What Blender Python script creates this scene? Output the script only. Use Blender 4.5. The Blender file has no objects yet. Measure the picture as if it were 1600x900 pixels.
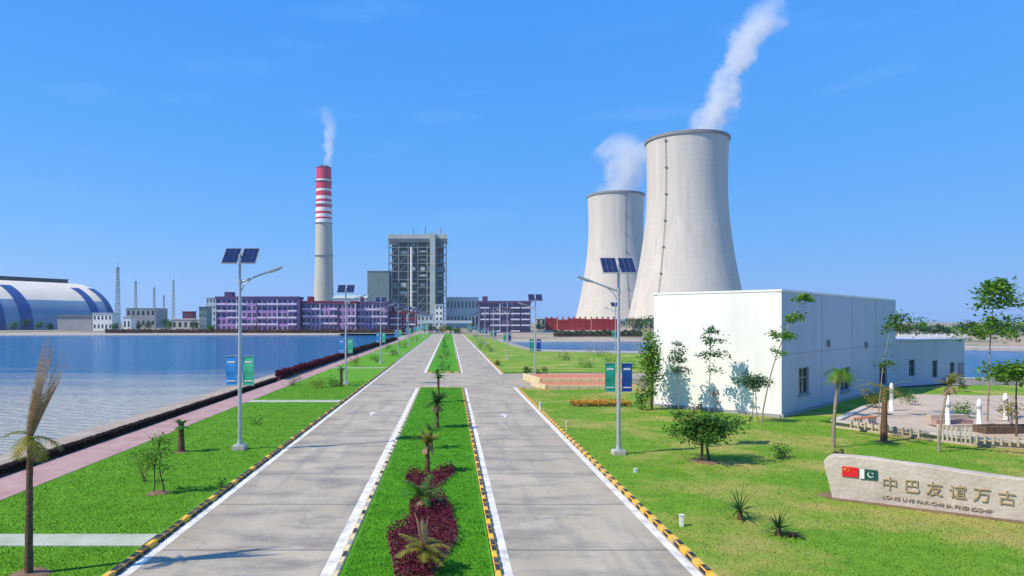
import bpy, bmesh, math, random
import numpy as np
from mathutils import Vector, Matrix

sc = bpy.context.scene
COL = sc.collection
R = math.radians

# ------------------------------------------------------------------ camera, sky, sun, exposure
CAM_H, F = 6.5, 1100.0            # eye height in metres, focal length in photo pixels
cam = bpy.data.cameras.new('camera')
cam.sensor_width = 36.0
cam.lens = F / 1600 * 36
cam.shift_x = (800 - 703) / 1600
cam.shift_y = (502 - 450) / 1600
cam.clip_start = 0.3
cam.clip_end = 30000
cam_o = bpy.data.objects.new('camera', cam)
COL.objects.link(cam_o)
cam_o.location = (0, 0, CAM_H)
cam_o.rotation_euler = (R(90), 0, 0)
sc.camera = cam_o

SUN_EL = 47.0
SUN_AZ = math.atan2(-0.93, -0.37)                 # from +Y towards +X
w = bpy.data.worlds.new('World')
sc.world = w
w.use_nodes = True
wn, wl = w.node_tree.nodes, w.node_tree.links
bg = wn['Background']
sky = wn.new('ShaderNodeTexSky')
sky.sky_type = 'NISHITA'
sky.sun_disc = False
sky.sun_elevation = R(SUN_EL)
sky.sun_rotation = -SUN_AZ
sky.air_density = 1.0
sky.dust_density = 0.3
sky.ozone_density = 3.0
sky.altitude = 0
sky.dust_density = 0.3
# the camera's colour response: the sky's channels are graded one by one
sep = wn.new('ShaderNodeSeparateColor')
com = wn.new('ShaderNodeCombineColor')
wl.new(sky.outputs[0], sep.inputs[0])
for ci, (gam, gain) in enumerate(((0.98, 0.235), (0.40, 0.405), (0.08, 0.775))):
    pw = wn.new('ShaderNodeMath'); pw.operation = 'POWER'
    pw.inputs[1].default_value = gam
    ml = wn.new('ShaderNodeMath'); ml.operation = 'MULTIPLY'
    ml.inputs[1].default_value = gain * 0.15 ** gam / 0.15
    wl.new(sep.outputs[ci], pw.inputs[0])
    wl.new(pw.outputs[0], ml.inputs[0])
    wl.new(ml.outputs[0], com.inputs[ci])
# faint cirrus in the sky
tc = wn.new('ShaderNodeTexCoord')
mp = wn.new('ShaderNodeMapping')
mp.inputs['Scale'].default_value = (2.2, 2.2, 16)
mp.inputs['Rotation'].default_value = (0, R(-9), 0)
nz = wn.new('ShaderNodeTexNoise')
nz.inputs['Scale'].default_value = 1.9
nz.inputs['Detail'].default_value = 7
nz.inputs['Roughness'].default_value = 0.55
rp = wn.new('ShaderNodeMapRange')
rp.inputs['From Min'].default_value = 0.57
rp.inputs['From Max'].default_value = 0.8
rp.inputs['To Max'].default_value = 0.055
cm = wn.new('ShaderNodeMixRGB')
cm.inputs[2].default_value = (5.6, 6.6, 8.0, 1)
wl.new(tc.outputs['Generated'], mp.inputs[0])
wl.new(mp.outputs[0], nz.inputs['Vector'])
wl.new(nz.outputs[0], rp.inputs[0])
wl.new(rp.outputs[0], cm.inputs[0])
wl.new(com.outputs[0], cm.inputs[1])
wl.new(cm.outputs[0], bg.inputs[0])
bg.inputs[1].default_value = 0.15

sun = bpy.data.lights.new('sun', 'SUN')
sun.energy = 4.5
sun.angle = R(0.5)
sun.color = (1.0, 0.89, 0.71)
sun_o = bpy.data.objects.new('sun', sun)
COL.objects.link(sun_o)
sd = Vector((math.sin(SUN_AZ) * math.cos(R(SUN_EL)), math.cos(SUN_AZ) * math.cos(R(SUN_EL)), math.sin(R(SUN_EL))))
sun_o.rotation_euler = sd.to_track_quat('Z', 'Y').to_euler()
sun_o.location = (-60, -30, 80)

sc.view_settings.view_transform = 'Standard'
sc.view_settings.look = 'None'
sc.view_settings.exposure = 0.35
sc.view_settings.gamma = 1.0
sc.render.engine = 'CYCLES'
sc.cycles.max_bounces = 8
sc.cycles.volume_bounces = 4
sc.cycles.volume_step_rate = 0.6
sc.cycles.volume_max_steps = 256
sc.cycles.use_denoising = True
sc.cycles.transparent_max_bounces = 16

random.seed(7)
rng = np.random.default_rng(11)

# ------------------------------------------------------------------ helpers
def lin(r, g, b):
    def f(c):
        c /= 255
        return c / 12.92 if c < 0.04045 else ((c + 0.055) / 1.055) ** 2.4
    return (f(r), f(g), f(b))

def G(px, py, z=0.0):
    """photo pixel of a point on the level z -> world point"""
    Y = (CAM_H - z) * F / (py - 502)
    return Vector(((px - 703) / F * Y, Y, z))

def P(px, py, Y):
    """photo pixel of a point at distance Y -> world point"""
    return Vector(((px - 703) / F * Y, Y, CAM_H - (py - 502) / F * Y))

class MB:
    def __init__(s):
        s.v, s.f, s.m = [], [], []
    def add(s, verts, faces, mi=0):
        b = len(s.v)
        s.v.extend([tuple(p) for p in verts])
        s.f.extend([tuple(b + i for i in q) for q in faces])
        s.m.extend([mi] * len(faces))
        return s
    def box(s, c, d, rz=0.0, mi=0, tilt=None):
        x, y, z = d[0] / 2, d[1] / 2, d[2] / 2
        pts = [Vector((sx * x, sy * y, sz * z)) for sz in (-1, 1) for sx, sy in ((-1, -1), (1, -1), (1, 1), (-1, 1))]
        M = Matrix.Rotation(rz, 3, 'Z')
        if tilt is not None:
            M = M @ tilt
        s.add([Vector(c) + M @ p for p in pts],
              [(3, 2, 1, 0), (4, 5, 6, 7), (0, 1, 5, 4), (1, 2, 6, 5), (2, 3, 7, 6), (3, 0, 4, 7)], mi)
        return s
    def prism(s, poly, z0, z1, mi=0, bottom=True):
        n = len(poly)
        vs = [(p[0], p[1], z0) for p in poly] + [(p[0], p[1], z1) for p in poly]
        fs = [tuple(range(n, 2 * n))]
        if bottom:
            fs.append(tuple(range(n - 1, -1, -1)))
        fs += [(i, (i + 1) % n, n + (i + 1) % n, n + i) for i in range(n)]
        s.add(vs, fs, mi)
        return s
    def tube(s, pts, rad, n=8, mi=0, cap=True):
        pts = [Vector(p) for p in pts]
        if not hasattr(rad, '__len__'):
            rad = [rad] * len(pts)
        vs = []
        u = None
        for i, p in enumerate(pts):
            t = (pts[min(i + 1, len(pts) - 1)] - pts[max(i - 1, 0)]).normalized()
            if u is None:
                a = Vector((1, 0, 0)) if abs(t.x) < 0.9 else Vector((0, 1, 0))
                u = t.cross(a).normalized()
            else:
                u = (u - t * u.dot(t)).normalized()
            v = t.cross(u)
            for k in range(n):
                a = 2 * math.pi * k / n
                vs.append(p + (u * math.cos(a) + v * math.sin(a)) * rad[i])
        fs = []
        for i in range(len(pts) - 1):
            for k in range(n):
                fs.append((i * n + k, i * n + (k + 1) % n, (i + 1) * n + (k + 1) % n, (i + 1) * n + k))
        if cap:
            fs.append(tuple(range(n - 1, -1, -1)))
            fs.append(tuple((len(pts) - 1) * n + k for k in range(n)))
        s.add(vs, fs, mi)
        return s
    def lathe(s, prof, n=32, mi=None, c=(0, 0, 0), close=False):
        vs = []
        for r, z in prof:
            for k in range(n):
                a = 2 * math.pi * k / n
                vs.append((c[0] + r * math.cos(a), c[1] + r * math.sin(a), c[2] + z))
        for i in range(len(prof) - 1):
            b = len(s.v) if i == 0 else b
            if i == 0:
                s.v.extend(vs)
            fs = [(b + i * n + k, b + i * n + (k + 1) % n, b + (i + 1) * n + (k + 1) % n, b + (i + 1) * n + k) for k in range(n)]
            s.f.extend(fs)
            s.m.extend([(mi[i] if mi else 0)] * n)
        if close:
            s.f.append(tuple(b + k for k in range(n - 1, -1, -1)))
            s.f.append(tuple(b + (len(prof) - 1) * n + k for k in range(n)))
            s.m.extend([mi[0] if mi else 0, mi[-1] if mi else 0])
        return s
    def wall(s, o, u, width, height, holes, depth, mi=0, rmi=None):
        """a wall sheet in the plane of u and z with real openings; the reveals go inwards"""
        o, u = Vector(o), Vector(u).normalized()
        inn = Vector((-u.y, u.x, 0)) * depth
        xs = sorted({0.0, width, *[h[0] for h in holes], *[h[1] for h in holes]})
        zs = sorted({0.0, height, *[h[2] for h in holes], *[h[3] for h in holes]})
        for i in range(len(xs) - 1):
            for j in range(len(zs) - 1):
                cx, cz = (xs[i] + xs[i + 1]) / 2, (zs[j] + zs[j + 1]) / 2
                if any(h[0] < cx < h[1] and h[2] < cz < h[3] for h in holes):
                    continue
                q = [o + u * a + Vector((0, 0, b)) for a, b in ((xs[i], zs[j]), (xs[i + 1], zs[j]), (xs[i + 1], zs[j + 1]), (xs[i], zs[j + 1]))]
                s.add(q, [(0, 1, 2, 3)], mi)
        for h in holes:
            c = [o + u * a + Vector((0, 0, b)) for a, b in ((h[0], h[2]), (h[1], h[2]), (h[1], h[3]), (h[0], h[3]))]
            d = [p + inn for p in c]
            s.add(c + d, [(0, 4, 5, 1), (1, 5, 6, 2), (2, 6, 7, 3), (3, 7, 4, 0)], mi if rmi is None else rmi)
        return s
    def build(s, name, mats, parent=None, loc=None, smooth=None, bevel=0):
        me = bpy.data.meshes.new(name)
        me.from_pydata(s.v, [], s.f)
        for m in (mats if isinstance(mats, (list, tuple)) else [mats]):
            me.materials.append(m)
        me.polygons.foreach_set('material_index', s.m)
        if bevel:
            bm = bmesh.new()
            bm.from_mesh(me)
            bmesh.ops.bevel(bm, geom=[e for e in bm.edges if len(e.link_faces) == 2 and e.calc_face_angle(0) > 0.6], offset=bevel, segments=2, affect='EDGES')
            bm.to_mesh(me)
            bm.free()
        if smooth is not None:
            me.polygons.foreach_set('use_smooth', [True] * len(me.polygons))
            me.set_sharp_from_angle(angle=R(smooth))
        me.update()
        return link(name, me, parent, loc)

def link(name, data, parent=None, loc=None, rz=0):
    o = bpy.data.objects.new(name, data)
    COL.objects.link(o)
    if parent is not None:
        o.parent = parent
    if loc is not None:
        o.location = loc
    o.rotation_euler.z = rz
    return o

def tag(o, label, cat, group=None):
    o['label'] = label
    o['category'] = cat
    if group:
        o['group'] = group
    return o

def thing(name, label, cat, loc=(0, 0, 0), rz=0, group=None):
    return tag(link(name, None, None, loc, rz), label, cat, group)

def struct(o, kind='structure'):
    o['kind'] = kind
    return o

def dup(root, loc, rz=0.0, label=None, scale=1.0):
    r = root.copy()
    COL.objects.link(r)
    r.location = loc
    r.rotation_euler = (0, 0, rz)
    r.scale = (scale,) * 3
    if label:
        r['label'] = label
    for ch in list(root.children):
        c = ch.copy()
        COL.objects.link(c)
        c.parent = r
        for g in ch.children:
            d = g.copy()
            COL.objects.link(d)
            d.parent = c
    return r

def np_mesh(name, verts, nside, mats):
    """verts: (n*nside,3) array of separate n-gons"""
    verts = np.asarray(verts, dtype=np.float32).reshape(-1, 3)
    nv = len(verts)
    nf = nv // nside
    me = bpy.data.meshes.new(name)
    me.vertices.add(nv)
    me.vertices.foreach_set('co', verts.ravel())
    me.loops.add(nv)
    me.loops.foreach_set('vertex_index', np.arange(nv, dtype=np.int32))
    me.polygons.add(nf)
    me.polygons.foreach_set('loop_start', np.arange(0, nv, nside, dtype=np.int32))
    me.polygons.foreach_set('loop_total', np.full(nf, nside, dtype=np.int32))
    me.materials.append(mats)
    me.update(calc_edges=True)
    return me

def leaf_quads(centers, size, up=0.5, aspect=2.0, droop=0.0):
    """diamond leaves at the given centres, random directions"""
    c = np.asarray(centers, dtype=np.float64)
    n = len(c)
    d = rng.normal(size=(n, 3))
    d[:, 2] = d[:, 2] * 0.5 - droop
    d /= np.linalg.norm(d, axis=1)[:, None]
    nn = rng.normal(size=(n, 3))
    nn[:, 2] += up * 3
    s = np.cross(d, nn)
    s /= np.linalg.norm(s, axis=1)[:, None] + 1e-9
    L = size * rng.uniform(0.6, 1.3, n)[:, None]
    W = L / aspect
    return np.stack([c - d * L * .5, c + s * W * .5, c + d * L * .5, c - s * W * .5], axis=1).reshape(-1, 3)

# ------------------------------------------------------------------ materials
def mat(name, c1, c2=None, scale=3.0, rough=0.7, bump=0.0, detail=6, metal=0.0, bscale=None, spec=0.5, stretch=None, lo=0.35, hi=0.65, world=False):
    m = bpy.data.materials.new(name)
    m.use_nodes = True
    n, l = m.node_tree.nodes, m.node_tree.links
    b = n['Principled BSDF']
    b.inputs['Roughness'].default_value = rough
    b.inputs['Metallic'].default_value = metal
    b.inputs['Specular IOR Level'].default_value = spec
    if c2 is None:
        c2 = tuple(x * 0.82 for x in c1)
    if world:
        t = n.new('ShaderNodeNewGeometry'); out = t.outputs['Position']
    else:
        t = n.new('ShaderNodeTexCoord'); out = t.outputs['Object']
    if stretch:
        mpn = n.new('ShaderNodeMapping')
        mpn.inputs['Scale'].default_value = stretch
        l.new(out, mpn.inputs[0])
        out = mpn.outputs[0]
    z = n.new('ShaderNodeTexNoise')
    z.inputs['Scale'].default_value = scale
    z.inputs['Detail'].default_value = detail
    z.inputs['Roughness'].default_value = 0.6
    l.new(out, z.inputs['Vector'])
    r = n.new('ShaderNodeMapRange')
    r.inputs['From Min'].default_value = lo
    r.inputs['From Max'].default_value = hi
    l.new(z.outputs[0], r.inputs[0])
    x = n.new('ShaderNodeMixRGB')
    x.inputs[1].default_value = (*c1, 1)
    x.inputs[2].default_value = (*c2, 1)
    l.new(r.outputs[0], x.inputs[0])
    l.new(x.outputs[0], b.inputs['Base Color'])
    if bump:
        z2 = n.new('ShaderNodeTexNoise')
        z2.inputs['Scale'].default_value = bscale or scale * 6
        z2.inputs['Detail'].default_value = 5
        l.new(out, z2.inputs['Vector'])
        bp = n.new('ShaderNodeBump')
        bp.inputs['Strength'].default_value = bump
        bp.inputs['Distance'].default_value = 0.05
        l.new(z2.outputs[0], bp.inputs['Height'])
        l.new(bp.outputs[0], b.inputs['Normal'])
    return m

def leaf_mat(name, c1, c2, trans=0.35, c3=None):
    """leaves: colour differs from leaf to leaf, light passes through"""
    m = bpy.data.materials.new(name)
    m.use_nodes = True
    n, l = m.node_tree.nodes, m.node_tree.links
    b = n['Principled BSDF']
    b.inputs['Roughness'].default_value = 0.55
    b.inputs['Specular IOR Level'].default_value = 0.25
    g = n.new('ShaderNodeNewGeometry')
    t = n.new('ShaderNodeTexCoord')
    z = n.new('ShaderNodeTexNoise')
    z.inputs['Scale'].default_value = 1.7
    l.new(t.outputs['Object'], z.inputs['Vector'])
    a = n.new('ShaderNodeMath'); a.operation = 'ADD'
    l.new(g.outputs['Random Per Island'], a.inputs[0])
    l.new(z.outputs[0], a.inputs[1])
    a2 = n.new('ShaderNodeMath'); a2.operation = 'MULTIPLY'; a2.inputs[1].default_value = 0.5
    l.new(a.outputs[0], a2.inputs[0])
    r = n.new('ShaderNodeValToRGB')
    r.color_ramp.elements[0].position = 0.25
    r.color_ramp.elements[0].color = (*c1, 1)
    r.color_ramp.elements[1].position = 0.7
    r.color_ramp.elements[1].color = (*c2, 1)
    if c3:
        e = r.color_ramp.elements.new(0.86)
        e.color = (*c3, 1)
    l.new(a2.outputs[0], r.inputs[0])
    l.new(r.outputs[0], b.inputs['Base Color'])
    tr = n.new('ShaderNodeBsdfTranslucent')
    l.new(r.outputs[0], tr.inputs[0])
    mx = n.new('ShaderNodeMixShader')
    mx.inputs[0].default_value = trans
    l.new(b.outputs[0], mx.inputs[1])
    l.new(tr.outputs[0], mx.inputs[2])
    l.new(mx.outputs[0], n['Material Output'].inputs[0])
    return m

def lawn_mat(name, c1, c2, c3, patch=0.12, thr=0.55):
    """turf: fine mottling between two greens, with worn patches of a third colour"""
    m = bpy.data.materials.new(name)
    m.use_nodes = True
    n, l = m.node_tree.nodes, m.node_tree.links
    b = n['Principled BSDF']
    b.inputs['Roughness'].default_value = 0.85
    b.inputs['Specular IOR Level'].default_value = 0.15
    g = n.new('ShaderNodeNewGeometry')
    def noise(sc_, det=5, ro=.6):
        z = n.new('ShaderNodeTexNoise')
        z.inputs['Scale'].default_value = sc_
        z.inputs['Detail'].default_value = det
        z.inputs['Roughness'].default_value = ro
        l.new(g.outputs['Position'], z.inputs['Vector'])
        return z
    def rng_(src, a, b_):
        r = n.new('ShaderNodeMapRange')
        r.inputs['From Min'].default_value = a
        r.inputs['From Max'].default_value = b_
        l.new(src.outputs[0], r.inputs[0])
        return r
    fine = rng_(noise(1.1, 9, .72), .36, .64)
    x = n.new('ShaderNodeMixRGB')
    x.inputs[1].default_value = (*c1, 1)
    x.inputs[2].default_value = (*c2, 1)
    l.new(fine.outputs[0], x.inputs[0])
    pt = rng_(noise(patch, 7, .62), thr, thr + .16)
    y = n.new('ShaderNodeMixRGB')
    y.inputs[2].default_value = (*c3, 1)
    l.new(pt.outputs[0], y.inputs[0])
    l.new(x.outputs[0], y.inputs[1])
    l.new(y.outputs[0], b.inputs['Base Color'])
    bp = n.new('ShaderNodeBump')
    bp.inputs['Strength'].default_value = 0.8
    bp.inputs['Distance'].default_value = 0.06
    l.new(noise(14, 4).outputs[0], bp.inputs['Height'])
    l.new(bp.outputs[0], b.inputs['Normal'])
    return m

def water_mat(name, deep, shallow, ystart, yend):
    m = bpy.data.materials.new(name)
    m.use_nodes = True
    n, l = m.node_tree.nodes, m.node_tree.links
    b = n['Principled BSDF']
    b.inputs['Roughness'].default_value = 0.12
    b.inputs['IOR'].default_value = 1.33
    b.inputs['Specular IOR Level'].default_value = 0.2
    g = n.new('ShaderNodeNewGeometry')
    sp = n.new('ShaderNodeSeparateXYZ')
    l.new(g.outputs['Position'], sp.inputs[0])
    mpn = n.new('ShaderNodeMapping')
    mpn.inputs['Scale'].default_value = (0.03, 0.12, 1)
    l.new(g.outputs['Position'], mpn.inputs[0])
    z = n.new('ShaderNodeTexNoise')
    z.inputs['Scale'].default_value = 1.0
    z.inputs['Detail'].default_value = 8
    z.inputs['Roughness'].default_value = 0.65
    l.new(mpn.outputs[0], z.inputs['Vector'])
    ma = n.new('ShaderNodeMath'); ma.operation = 'MULTIPLY_ADD'
    l.new(z.outputs[0], ma.inputs[0]); ma.inputs[1].default_value = (yend - ystart) * 1.6
    l.new(sp.outputs['Y'], ma.inputs[2])
    r = n.new('ShaderNodeMapRange')
    off = (yend - ystart) * 0.8
    r.inputs['From Min'].default_value = ystart + off
    r.inputs['From Max'].default_value = yend + off
    l.new(ma.outputs[0], r.inputs[0])
    x = n.new('ShaderNodeMixRGB')
    x.inputs[1].default_value = (*shallow, 1)
    x.inputs[2].default_value = (*deep, 1)
    l.new(r.outputs[0], x.inputs[0])
    l.new(x.outputs[0], b.inputs['Base Color'])
    mp2 = n.new('ShaderNodeMapping')
    mp2.inputs['Scale'].default_value = (0.55, 1.5, 1)
    l.new(g.outputs['Position'], mp2.inputs[0])
    z2 = n.new('ShaderNodeTexNoise')
    z2.inputs['Scale'].default_value = 1.3
    z2.inputs['Detail'].default_value = 6
    l.new(mp2.outputs[0], z2.inputs['Vector'])
    bp = n.new('ShaderNodeBump')
    bp.inputs['Strength'].default_value = 1.0
    bp.inputs['Distance'].default_value = 0.9
    l.new(z2.outputs[0], bp.inputs['Height'])
    l.new(bp.outputs[0], b.inputs['Normal'])
    return m

M = {}
M['grass_l'] = lawn_mat('turf watered', (.085, .25, .010), (.13, .34, .016), (.17, .31, .03), .1, .62)
M['grass_r'] = lawn_mat('turf patchy', (.11, .25, .014), (.17, .32, .022), (.36, .33, .085), .2, .47)
M['grass_m'] = lawn_mat('turf median', (.055, .23, .006), (.10, .33, .012), (.15, .27, .03), .2, .64)
M['concrete'] = mat('concrete', (.36, .35, .32), (.27, .26, .24), 1.5, .85, .3)
M['pale_conc'] = mat('pale concrete', (.55, .52, .46), (.43, .40, .35), 1.2, .85, .3)
M['path_conc'] = mat('mossy path concrete', (.44, .46, .36), (.33, .37, .26), 1.3, .85, .3, detail=9)
M['tower'] = mat('tower concrete', (.60, .56, .495), (.51, .475, .42), .16, .9, .1, stretch=(1, 1, .12), detail=9, lo=.3, hi=.72)
def ring_joints(m, pitch, wd, dark):
    n, l = m.node_tree.nodes, m.node_tree.links
    b = n['Principled BSDF']
    src = b.inputs['Base Color'].links[0].from_socket
    t = n.new('ShaderNodeTexCoord'); sp = n.new('ShaderNodeSeparateXYZ')
    l.new(t.outputs['Object'], sp.inputs[0])
    pp = n.new('ShaderNodeMath'); pp.operation = 'PINGPONG'; pp.inputs[1].default_value = pitch / 2
    l.new(sp.outputs['Z'], pp.inputs[0])
    r = n.new('ShaderNodeMapRange')
    r.inputs['From Min'].default_value = wd; r.inputs['From Max'].default_value = wd * 2
    r.inputs['To Min'].default_value = dark; r.inputs['To Max'].default_value = 0
    l.new(pp.outputs[0], r.inputs[0])
    z = n.new('ShaderNodeTexNoise'); z.inputs['Scale'].default_value = .09; z.inputs['Detail'].default_value = 7
    mpn = n.new('ShaderNodeMapping'); mpn.inputs['Scale'].default_value = (3.2, 3.2, .16)
    l.new(t.outputs['Object'], mpn.inputs[0]); l.new(mpn.outputs[0], z.inputs['Vector'])
    st = n.new('ShaderNodeMapRange'); st.inputs['From Min'].default_value = .52; st.inputs['From Max'].default_value = .72; st.inputs['To Max'].default_value = .24
    l.new(z.outputs[0], st.inputs[0])
    mx = n.new('ShaderNodeMath'); mx.operation = 'MAXIMUM'
    l.new(r.outputs[0], mx.inputs[0]); l.new(st.outputs[0], mx.inputs[1])
    x = n.new('ShaderNodeMixRGB'); x.inputs[2].default_value = (.27, .25, .22, 1)
    l.new(mx.outputs[0], x.inputs[0]); l.new(src, x.inputs[1]); l.new(x.outputs[0], b.inputs['Base Color'])
ring_joints(M['tower'], 4.5, .12, .16)
M['tower_dark'] = mat('tower rim concrete', (.26, .25, .24), (.2, .2, .19), .2, .9)
M['chimney'] = mat('chimney concrete', (.50, .49, .40), (.41, .405, .34), .12, .9, stretch=(1, 1, .3))
M['red_paint'] = mat('red chimney paint', (.62, .015, .07), (.5, .012, .055), .2, .6)
M['white_paint'] = mat('white paint', (.8, .79, .77), (.72, .71, .69), .8, .55)
M['line_paint'] = mat('worn road paint', (.74, .72, .66), (.46, .43, .37), 1.6, .8, lo=.42, hi=.68, detail=9)
M['yellow'] = mat('yellow kerb paint', (.75, .45, .03), (.42, .35, .22), 5, .7, lo=.5, hi=.66, detail=8)
M['black'] = mat('black kerb paint', (.018, .018, .02), (.13, .125, .115), 5, .7, lo=.5, hi=.7, detail=8)
M['paver'] = mat('pink paver', (.34, .19, .17), (.45, .30, .27), .9, .85, .4, lo=.3, hi=.7)
M['plaza'] = mat('beige plaza paving', (.52, .43, .33), (.40, .31, .23), .5, .85, .3)
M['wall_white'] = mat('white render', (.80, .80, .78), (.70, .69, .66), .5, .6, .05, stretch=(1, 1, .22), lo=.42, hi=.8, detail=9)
M['side_clad_shade'] = mat('blue grey cladding with shade in colour', (.44, .47, .57), (.38, .41, .50), .5, .6, .05, stretch=(1, 1, .22), lo=.4, hi=.8, detail=9)  # darker than the white end wall: shade of the unlit sides put into the colour
M['glass'] = mat('dark glass', (.02, .03, .04), (.03, .04, .05), .5, .08, spec=.8)
M['glass_far'] = mat('tinted navy glass', (.015, .015, .045), (.04, .035, .09), .35, .25, spec=.25)
M['frame'] = mat('grey window frame', (.25, .27, .29), (.2, .22, .24), 2, .4)
M['steel'] = mat('galvanised steel', (.50, .53, .55), (.42, .45, .47), 3, .4, metal=.4)
M['panel'] = mat('solar cell', (.012, .016, .06), (.02, .025, .085), 2, .15, spec=.8)
M['panel_back'] = mat('panel backing', (.35, .36, .37), None, 2, .5)
M['ban_blue'] = mat('blue banner', (.02, .2, .6), (.05, .3, .7), 1.5, .6)
M['ban_green'] = mat('green banner', (.02, .42, .22), (.1, .55, .3), 1.5, .6)
M['ban_teal'] = mat('teal banner', (.0, .26, .17), (.02, .36, .24), 1.5, .6)
M['ban_navy'] = mat('navy banner', (.005, .05, .25), (.01, .08, .35), 1.5, .6)
M['ban_white'] = mat('white banner print', (.7, .72, .72), None, 1.5, .6)
M['bark'] = mat('bark', (.16, .1, .06), (.09, .055, .035), 6, .9, .6, stretch=(1, 1, .3))
M['bark_pale'] = mat('pale bark', (.34, .28, .2), (.22, .17, .12), 6, .9, .5)
M['palm_bark'] = mat('palm bark', (.2, .115, .06), (.1, .055, .03), 9, .95, .8, stretch=(.6, .6, 2.2))
M['leaf'] = leaf_mat('green leaves', (.03, .11, .014), (.085, .21, .025))
M['leaf_dark'] = leaf_mat('dark green leaves', (.018, .065, .012), (.045, .12, .022))
M['leaf_bright'] = leaf_mat('bright green leaves', (.06, .17, .012), (.15, .31, .025))
M['leaf_yellow'] = leaf_mat('yellow green leaves', (.13, .15, .015), (.3, .27, .04), c3=(.32, .16, .05))
M['leaf_teal'] = leaf_mat('grey green leaves', (.045, .12, .055), (.11, .21, .10))
M['leaf_brown'] = leaf_mat('dry brown fronds', (.30, .20, .11), (.48, .34, .2))
M['leaf_burgundy'] = leaf_mat('burgundy leaves', (.075, .006, .016), (.17, .012, .036), .3)
M['leaf_hedge'] = leaf_mat('dark brown hedge leaves', (.018, .016, .012), (.06, .03, .022), .2)
M['leaf_rust'] = leaf_mat('rusty hedge leaves', (.10, .035, .02), (.17, .075, .035), .2)
M['flower_orange'] = leaf_mat('orange petals', (.6, .14, .02), (.75, .38, .03), .2)
M['soil'] = mat('bare soil', (.24, .15, .085), (.17, .1, .055), 3, .95, .6)
M['stone'] = mat('cream stone', (.56, .50, .43), (.40, .345, .28), 1.1, .85, .6, lo=.35, hi=.72, detail=10)
M['gold'] = mat('gilded letters', (.30, .215, .10), (.40, .31, .17), 3, .7)
M['gold_faint'] = mat('weathered letters', (.40, .33, .24), (.34, .28, .2), 5, .7)
M['flag_red'] = mat('flag red', (.7, .01, .015), (.6, .01, .012), 2, .5)
M['flag_yellow'] = mat('flag yellow', (.85, .6, .02), None, 2, .5)
M['flag_green'] = mat('flag dark green', (.004, .07, .05), (.006, .08, .06), 2, .5)
M['lilac'] = mat('lilac render', (.44, .25, .50), (.38, .21, .44), .12, .8)
M['purple'] = mat('dark purple render', (.11, .055, .16), (.085, .045, .125), .2, .8)
M['balcony'] = mat('pale balcony paint', (.72, .68, .78), (.6, .56, .66), .4, .7)
M['maroon'] = mat('maroon render', (.22, .02, .045), (.16, .015, .035), .3, .8)
M['redwall'] = mat('red wall paint', (.36, .02, .018), (.26, .014, .014), .35, .7)
M['orange'] = mat('orange tiles', (.60, .22, .09), (.48, .16, .07), 2.5, .8, .2)
M['cream_edge'] = mat('cream yellow edging', (.70, .58, .30), (.6, .5, .3), 2, .7)
M['frame_steel'] = mat('grey green steelwork', (.24, .27, .25), (.19, .22, .21), .1, .7)
M['core'] = mat('dark boiler casing', (.075, .095, .105), (.12, .14, .14), .12, .7)
M['clad'] = mat('pale cladding', (.45, .50, .46), (.38, .43, .40), .1, .6)
M['clad_green'] = mat('green grey cladding', (.17, .24, .23), (.13, .19, .19), .12, .6)
M['hall'] = mat('pale blue cladding', (.52, .58, .62), (.45, .52, .56), .1, .6)
M['dome'] = mat('cream roof sheeting', (.80, .70, .54), (.72, .64, .50), .08, .5)
M['dome_wall'] = mat('blue grey wall sheeting', (.20, .29, .38), (.17, .25, .34), .06, .5)
M['dome_blue'] = mat('deep blue sheeting', (.02, .065, .22), (.016, .05, .18), .1, .5)
M['dark_roof'] = mat('dark roofing', (.04, .045, .055), (.06, .065, .075), .2, .7)
M['grey_wall'] = mat('grey wall', (.32, .33, .34), (.26, .27, .28), .2, .8)
M['teal_wall'] = mat('teal grey wall', (.18, .27, .26), None, .2, .8)

# ------------------------------------------------------------------ terrain with the two lakes
LAKE = [(-19.1, -120), (-19.1, 384), (-120, 386), (-260, 376), (-420, 386), (-1100, 392), (-1100, -120)]
LAGOON = [(18, 160), (46, 148), (60, 112), (60, 80), (90, 74), (420, 76), (420, 176), (150, 178), (128, 200), (108, 250), (70, 262), (16, 258)]

def sdf(poly, x, y):
    """distance into the polygon (positive inside)"""
    d = np.full(x.shape, 1e9)
    ins = np.zeros(x.shape, bool)
    n = len(poly)
    for i in range(n):
        ax, ay = poly[i]
        bx, by = poly[(i + 1) % n]
        ex, ey = bx - ax, by - ay
        t = np.clip(((x - ax) * ex + (y - ay) * ey) / (ex * ex + ey * ey), 0, 1)
        d = np.minimum(d, np.hypot(x - ax - t * ex, y - ay - t * ey))
        c = ((ay > y) != (by > y)) & (x < (bx - ax) * (y - ay) / ((by - ay) if by != ay else 1e-9) + ax)
        ins ^= c
    return np.where(ins, d, -d)

xs = np.unique(np.concatenate([np.linspace(-6000, -1200, 8), np.linspace(-1200, -320, 23), np.arange(-300, -40, 8), np.arange(-40, -19, .75),
                               np.array([-19.1]), np.arange(-18, 16, 3.4), np.arange(16, 132, 2.0), np.arange(132, 440, 9), np.linspace(440, 1300, 20), np.linspace(1300, 6000, 8)]))
ys = np.unique(np.concatenate([np.linspace(-400, -40, 5), np.arange(-40, 66, 6), np.arange(66, 120, 2.0), np.arange(120, 270, 3.5), np.arange(270, 360, 10), np.arange(360, 400, 2), np.arange(400, 1000, 60), np.linspace(1000, 6500, 9)]))
X_, Y_ = np.meshgrid(xs, ys)
s1, s2 = sdf(LAKE, X_, Y_), sdf(LAGOON, X_, Y_)
z1 = np.interp(s1, [0, 3.2, 6.8, 30], [0, -.5, -1.06, -3])
z2 = np.interp(s2, [0, 4, 9, 25], [0, -.8, -1.3, -3])
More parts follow.
